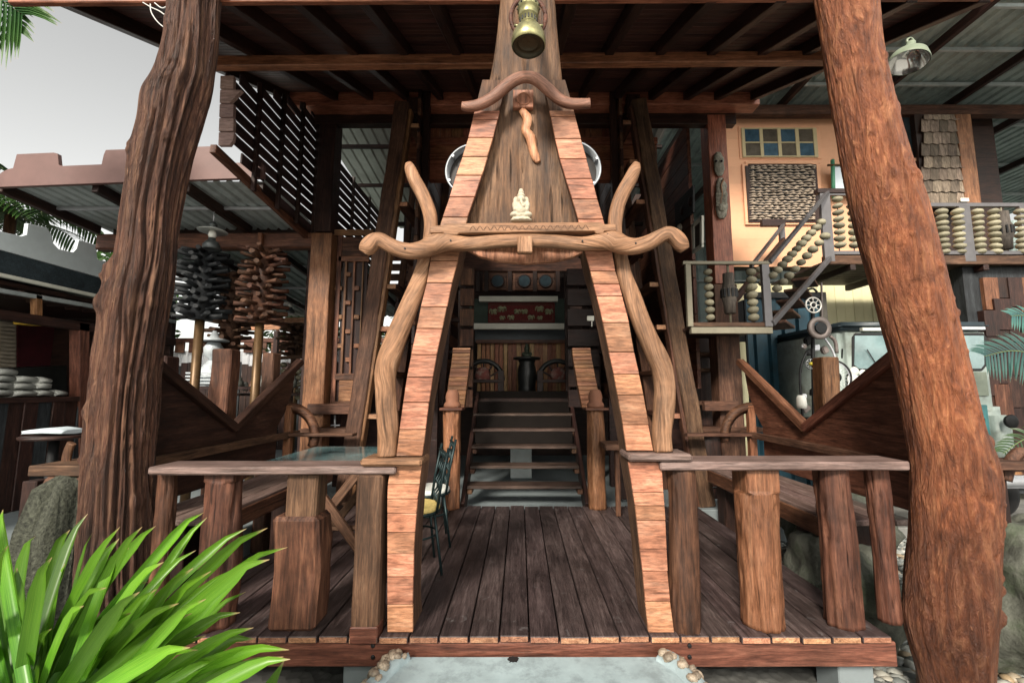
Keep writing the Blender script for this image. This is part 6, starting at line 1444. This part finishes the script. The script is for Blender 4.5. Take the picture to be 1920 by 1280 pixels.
for i in range(4):
    b2 = bmesh.new(); bmesh.ops.create_icosphere(b2, subdivisions=1, radius=1.0); vs = [v.co.copy() for v in b2.verts]; fs = [[v.index for v in f.verts] for f in b2.faces]; b2.free(); tmpl.append(([v * (1 + .25 * noise.noise(v * 1.3 + Vector((i * 5, 0, 0)))) for v in vs], fs))
vv, ff = [], []
def scatter(n, x0_, x1_, y0_, y1_, z_, r0, r1):
    for i in range(n):
        x, y = rn.uniform(x0_, x1_), rn.uniform(y0_, y1_); r_ = rn.uniform(r0, r1); vs, fs = tmpl[i % 4]; rot = Matrix.Rotation(rn.uniform(0, 6), 3, 'Z'); k = len(vv)
        for v in vs: q = rot @ Vector((v.x * r_ * 1.3, v.y * r_, v.z * r_ * .6)); vv.append((q.x + x, q.y + y, q.z + z_))
        ff.extend([[j + k for j in f] for f in fs])
scatter(5200, 2.12, 5.4, 2.0, 5.2, GZ + .01, .025, .05); scatter(500, 1.2, 2.2, 1.6, 2.45, GZ + .0, .015, .03)
me = bpy.data.meshes.new('pebbles'); me.from_pydata(vv, [], ff); me.shade_smooth(); o = link('pebbles', me, peb_mat()); props(o, 'bed of mixed grey and tan river pebbles right of the deck', 'pebbles', kind='stuff')
lg = thing('log_rail', 'end of a grey plank rail on a forked branch right of the red trunk', 'rail', W(1900, 890, 2.8)); a, b_ = W(1872, 882, 2.75), W(1990, 866, 2.75); box('plank', (a.x, 2.75, a.z), (b_.x, 2.95, b_.z), GREY(), lg, axis=0)
sweep('forked_branch', [W(x, y, 2.85) for x, y in cat([(1885, 900), (1893, 870), (1908, 850), (1918, 848)], 4)], .035, .03, GREY('Z'), lg, nz=.3); box('leg', (a.x + .1, 2.85, GZ), (a.x + .16, 2.91, a.z), DARK(), lg)

# ------------------------------------------------------------------ plants
def leafmat(key, c0, c1, c2, tr=.35, rough=.42, mode='UV'):
    m, t, b = newmat(key)
    tc = t.nodes.new('ShaderNodeTexCoord'); oi = t.nodes.new('ShaderNodeObjectInfo')
    mp_ = N(t, 'ShaderNodeMapping'); mp_.inputs['Scale'].default_value = (1.2, 20, 1); t.links.new(tc.outputs['UV'], mp_.inputs[0])
    n = N(t, 'ShaderNodeTexNoise', Scale=3.0, Detail=5.0, Roughness=.6); t.links.new(mp_.outputs[0], n.inputs['Vector'])
    r = ramp(t, [(.3, c0), (.52, c1), (.75, c2)], n.outputs['Fac'])
    hs_ = t.nodes.new('ShaderNodeHueSaturation'); t.links.new(r.outputs[0], hs_.inputs['Color'])
    mr = N(t, 'ShaderNodeMapRange'); mr.inputs[3].default_value = .4; mr.inputs[4].default_value = 1.2; t.links.new(oi.outputs['Random'], mr.inputs[0]); t.links.new(mr.outputs[0], hs_.inputs['Value'])
    c = hs_.outputs[0]
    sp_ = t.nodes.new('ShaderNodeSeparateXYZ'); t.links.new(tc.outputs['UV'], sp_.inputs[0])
    age = ramp(t, [(0.0, (.45, .62, .6)), (.45, (.9, .95, .8)), (1.0, (1.25, 1.1, .85))], sp_.outputs['X']); c = mul(t, c, age.outputs[0])  # darker, bluer green at the leaf base, yellower towards the tip
    tip = ramp(t, [(.955, 0.0), (.99, 1.0)], sp_.outputs['X']); c = mul(t, c, (.36, .27, .13), tip.outputs[0], 'MIX')
    t.links.new(c, b.inputs['Base Color']); b.inputs['Roughness'].default_value = rough; b.inputs['Specular IOR Level'].default_value = .45
    tl = t.nodes.new('ShaderNodeBsdfTranslucent'); t.links.new(c, tl.inputs[0]); mx = t.nodes.new('ShaderNodeMixShader'); mx.inputs[0].default_value = tr
    out = t.nodes['Material Output']; t.links.new(b.outputs[0], mx.inputs[1]); t.links.new(tl.outputs[0], mx.inputs[2]); t.links.new(mx.outputs[0], out.inputs[0])
    return m
def blade(P, wid, up=Vector((0, -1, .3)), fold=.3, bm=None, tipk=.12, taper=.72):
    """strap leaf through the points P; folded along its middle"""
    bm = bm or bmesh.new(); uvl = bm.loops.layers.uv.verify(); n = len(P); rows = []
    for i, p in enumerate(P):
        f = i / (n - 1.0); t_ = (P[min(i + 1, n - 1)] - P[max(i - 1, 0)]).normalized(); s_ = t_.cross(up)
        if s_.length < 1e-3: s_ = Vector((1, 0, 0))
        s_.normalize(); nn = s_.cross(t_).normalized(); k = wid * (0.9 + .12 * sin(pi * f)) * (1 if f < taper else max(tipk * .3, ((1 - f) / (1 - taper)) ** .85)) * .5
        rows.append([bm.verts.new(p - s_ * k + nn * k * fold), bm.verts.new(p - s_ * k * .5 + nn * k * fold * .35), bm.verts.new(p), bm.verts.new(p + s_ * k * .5 + nn * k * fold * .35), bm.verts.new(p + s_ * k + nn * k * fold)])
    for i in range(n - 1):
        for j in range(4):
            f = bm.faces.new((rows[i][j], rows[i][j + 1], rows[i + 1][j + 1], rows[i + 1][j])); f.smooth = True
            for lp, (a, b) in zip(f.loops, ((i, j), (i, j + 1), (i + 1, j + 1), (i + 1, j))): lp[uvl].uv = (a / (n - 1.0), b / 4.0)
    return bm
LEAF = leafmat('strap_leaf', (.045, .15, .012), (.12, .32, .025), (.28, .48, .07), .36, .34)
rn = random.Random(17)
pl_ = thing('strap_leaf_plant', 'big clump of bright green strap-shaped leaves in the lower left corner', 'plant', (-1.6, 1.75, GZ))
tips = [(376, 949), (385, 962), (458, 983), (494, 976), (500, 1019), (498, 1035), (456, 1100), (444, 1136), (383, 1183), (535, 1204), (527, 1222), (501, 1199), (356, 1052), (289, 980), (262, 978), (223, 982), (230, 1016), (160, 953), (124, 978), (90, 1027), (2, 945), (-30, 985), (237, 1130), (29, 1205), (257, 1098), (388, 1055), (221, 1003), (60, 990), (170, 990), (-60, 1010),
        (330, 1120), (300, 1040), (120, 1050), (190, 1080), (30, 1060), (410, 1230), (470, 1180), (350, 1200), (60, 1110), (150, 1120), (-20, 1100), (90, 1160), (290, 1170), (200, 1170), (440, 1060), (330, 990), (-70, 930), (10, 1010), (380, 1110), (130, 1200), (250, 1215), (320, 1235)]
tips += [(p + rn.uniform(-70, 40), q + rn.uniform(10, 90)) for p, q in tips[::3]]
for k, (px, py) in enumerate(tips):
    Yt = 1.62 + rn.uniform(-.2, .4) + (.15 if py < 1000 else -.12)
    tip = W(px, py, Yt)
    lean = max(-60, min(380, (px - 50) * .9)) + rn.uniform(-50, 50)
    base = W(px - lean, 1400 + rn.uniform(-40, 80), 1.5 + rn.uniform(-.15, .25))
    base.z = max(base.z, -.40); d = tip - base; L_ = d.length
    bow = rn.uniform(.015, .07) * L_; up = Vector((-d.z * .4, 0, abs(d.x) * .6 + .25)).normalized()
    P = []; hk_ = rn.uniform(.5, 2.0)
    for i in range(21):
        f = i / 20.0; p = base.lerp(tip, f) + up * bow * 4 * f * (1 - f) * (1 - .25 * f)
        if f > .9: p = p + Vector((.12, -.02, -.16)) * (f - .9) * hk_
        P.append(p)
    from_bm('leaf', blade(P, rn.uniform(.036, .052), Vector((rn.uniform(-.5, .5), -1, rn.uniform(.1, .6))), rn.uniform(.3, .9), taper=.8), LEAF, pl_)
for k in range(22):                                     # short inner leaves fill the heart of the clump
    base = Vector((-1.75 + rn.uniform(-.2, .55), 1.7 + rn.uniform(-.2, .35), -.4)); tip = base + Vector((rn.uniform(0, .6), rn.uniform(-.2, .2), rn.uniform(.35, .7)))
    P = [base.lerp(tip, i / 9.0) + Vector((.06, 0, .04)) * sin(pi * i / 9) for i in range(10)]
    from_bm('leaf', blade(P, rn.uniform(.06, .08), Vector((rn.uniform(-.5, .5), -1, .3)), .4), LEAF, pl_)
for x in (-1.8, -1.5, -1.25): lathe('crown_base', [(.10, 0), (.085, .12), (.06, .2)], plain('leaf_sheath', (.10, .13, .05), rough=.7), (x, 1.75, GZ), pl_, 12)
PALM = leafmat('palm_leaf', (.03, .085, .025), (.055, .13, .04), (.10, .19, .06), .3, .4); PALMB = leafmat('blue_palm_leaf', (.04, .16, .17), (.07, .23, .24), (.12, .32, .33), .3, .4)
def frond(parent, pts, n, ll, wid, mat, side=Vector((0, -1, 0)), droop=.35, name='frond', seed=1, tip=.5):
    rn = random.Random(seed); P = [Vector(p) for p in cat([tuple(p) for p in pts], 5)]; bm = bmesh.new()
    fr = sweep(name, P, [.012 * (1 - .8 * i / len(P)) for i in range(len(P))], None, plain('palm_rachis', (.12, .16, .06), rough=.6), parent, sides=6)
    for k in range(n):
        f = .06 + .94 * k / n; i = min(len(P) - 2, int(f * (len(P) - 1))); c = P[i].lerp(P[i + 1], f * (len(P) - 1) - i); t_ = (P[i + 1] - P[i]).normalized(); s_ = t_.cross(side).normalized()
        L_ = ll * (1 - abs(f - .42) * 1.05) * rn.uniform(.9, 1.1)
        for sg_ in (-1, 1):
            d = (s_ * sg_ + t_ * .65).normalized(); Q = [c + d * L_ * q + Vector((0, 0, -droop * L_ * q * q)) for q in (0, .33, .66, 1)]
            blade(Q, wid, side, .3, bm)
    from_bm('leaflets', bm, mat, fr)
p1 = thing('palm_frond', 'dark palm frond hanging in at the top left corner', 'palm frond', W(-20, -30, 3.2))
frond(p1, [W(-330, -140, 3.0), W(-150, -90, 3.1), W(-30, -20, 3.2), W(45, 30, 3.3)], 26, .62, .035, PALM, Vector((0, -1, .2)), .55)
frond(p1, [W(-300, -30, 3.2), W(-140, -40, 3.25), W(-20, 0, 3.3), W(25, 60, 3.3)], 22, .42, .03, PALM, Vector((0, -1, .2)), .6, seed=4)
p2 = thing('palm_frond', 'blue-green palm fronds in front of the block wall at the right edge', 'palm', W(1990, 760, 4.6))
frond(p2, [W(2050, 760, 4.6), W(1990, 690, 4.55), W(1910, 658, 4.5), W(1845, 668, 4.5)], 30, .45, .022, PALMB, Vector((0, -1, .4)), .3, seed=2)
frond(p2, [W(2050, 770, 4.6), W(2000, 640, 4.7), W(1940, 596, 4.7), W(1895, 592, 4.7)], 24, .32, .02, PALMB, Vector((0, -1, .4)), .3, seed=3)
frond(p2, [W(2050, 800, 4.6), W(1990, 830, 4.7), W(1930, 820, 4.8), W(1880, 850, 4.8)], 24, .32, .02, PALM, Vector((0, -1, .4)), .4, seed=5)
def palm(px, py, Y, label, seed, R=1.6):
    c = W(px, py, Y); t_ = thing('palm_tree', label, 'palm tree', (c.x, Y, GZ), 'palms behind the shop'); rn = random.Random(seed)
    sweep('trunk', [(c.x + .2, Y, GZ), (c.x + .1, Y, c.z * .5), c], [.16, .12, .1], None, POST('Z'), t_, sides=12, nz=.2)
    for k in range(15):
        a = 2 * pi * k / 15 + rn.uniform(-.2, .2); e = rn.uniform(-.1, .9); d = Vector((cos(a), sin(a), 0))
        frond(t_, [c, c + d * R * .4 + Vector((0, 0, R * .35 * e + .1)), c + d * R * .8 + Vector((0, 0, R * .35 * e)), c + d * R * 1.15 + Vector((0, 0, R * (.35 * e - .35)))], 26, R * .45, .05, PALM, Vector((0, 0, 1)), .35, seed=k)
palm(20, 405, 9.5, 'feathery palm tree behind the battlemented shop eave', 1); palm(-180, 330, 8.5, 'taller palm tree left of the shop', 2, 1.8)
FOL = leafmat('tree_leaf', (.03, .075, .02), (.055, .125, .03), (.09, .17, .05), .3, .45)
def tree(x, y, h, r, label, seed):
    t_ = thing('broadleaf_tree', label, 'tree', (x, y, GZ), 'trees behind the fence'); rn = random.Random(seed)
    sweep('trunk', [(x, y, GZ), (x + .1, y, h * .35), (x, y, h * .7)], [.2, .15, .08], None, POST('Z'), t_, sides=12, nz=.2)
    for k in range(5): a = k * 1.3; sweep('limb', [(x, y, h * (.3 + .07 * k)), (x + cos(a) * r * .4, y + sin(a) * r * .4, h * (.5 + .06 * k)), (x + cos(a) * r * .7, y + sin(a) * r * .7, h * (.6 + .07 * k))], [.08, .05, .02], None, POST('Z'), t_, sides=8)
    bm = bmesh.new(); uvl = bm.loops.layers.uv.verify(); cl = [(Vector((rn.gauss(0, .45), rn.gauss(0, .45), rn.gauss(0, .35))), rn.uniform(.18, .4)) for _ in range(26)]
    for i in range(5200):
        c, s_ = cl[rn.randrange(26)]; q = Vector((rn.gauss(0, 1), rn.gauss(0, 1), rn.gauss(0, 1))).normalized() * s_ * rn.uniform(.5, 1); q = (c + q) * r + Vector((x, y, h * .72))
        a = Vector((rn.gauss(0, 1), rn.gauss(0, 1), rn.gauss(0, .6))).normalized(); b = a.cross(Vector((rn.gauss(0, 1), rn.gauss(0, 1), rn.gauss(0, 1)))).normalized(); L_ = rn.uniform(.06, .12)
        f = bm.faces.new([bm.verts.new(q - a * L_), bm.verts.new(q + b * L_ * .4), bm.verts.new(q + a * L_), bm.verts.new(q - b * L_ * .4)])
        for lp, uv in zip(f.loops, ((0, .5), (.5, 0), (.9, .5), (.5, 1))): lp[uvl].uv = uv
    from_bm('crown', bm, FOL, t_)
tree(-9.5, 10.0, 4.6, 1.6, 'leafy tree behind the shop roof near the palm', 3); tree(-6.5, 13.0, 4.2, 1.7, 'leafy tree behind the white fence, left of the log columns', 4); tree(-3.4, 13.2, 3.4, 1.4, 'low leafy tree behind the white fence, right of the log columns', 5)
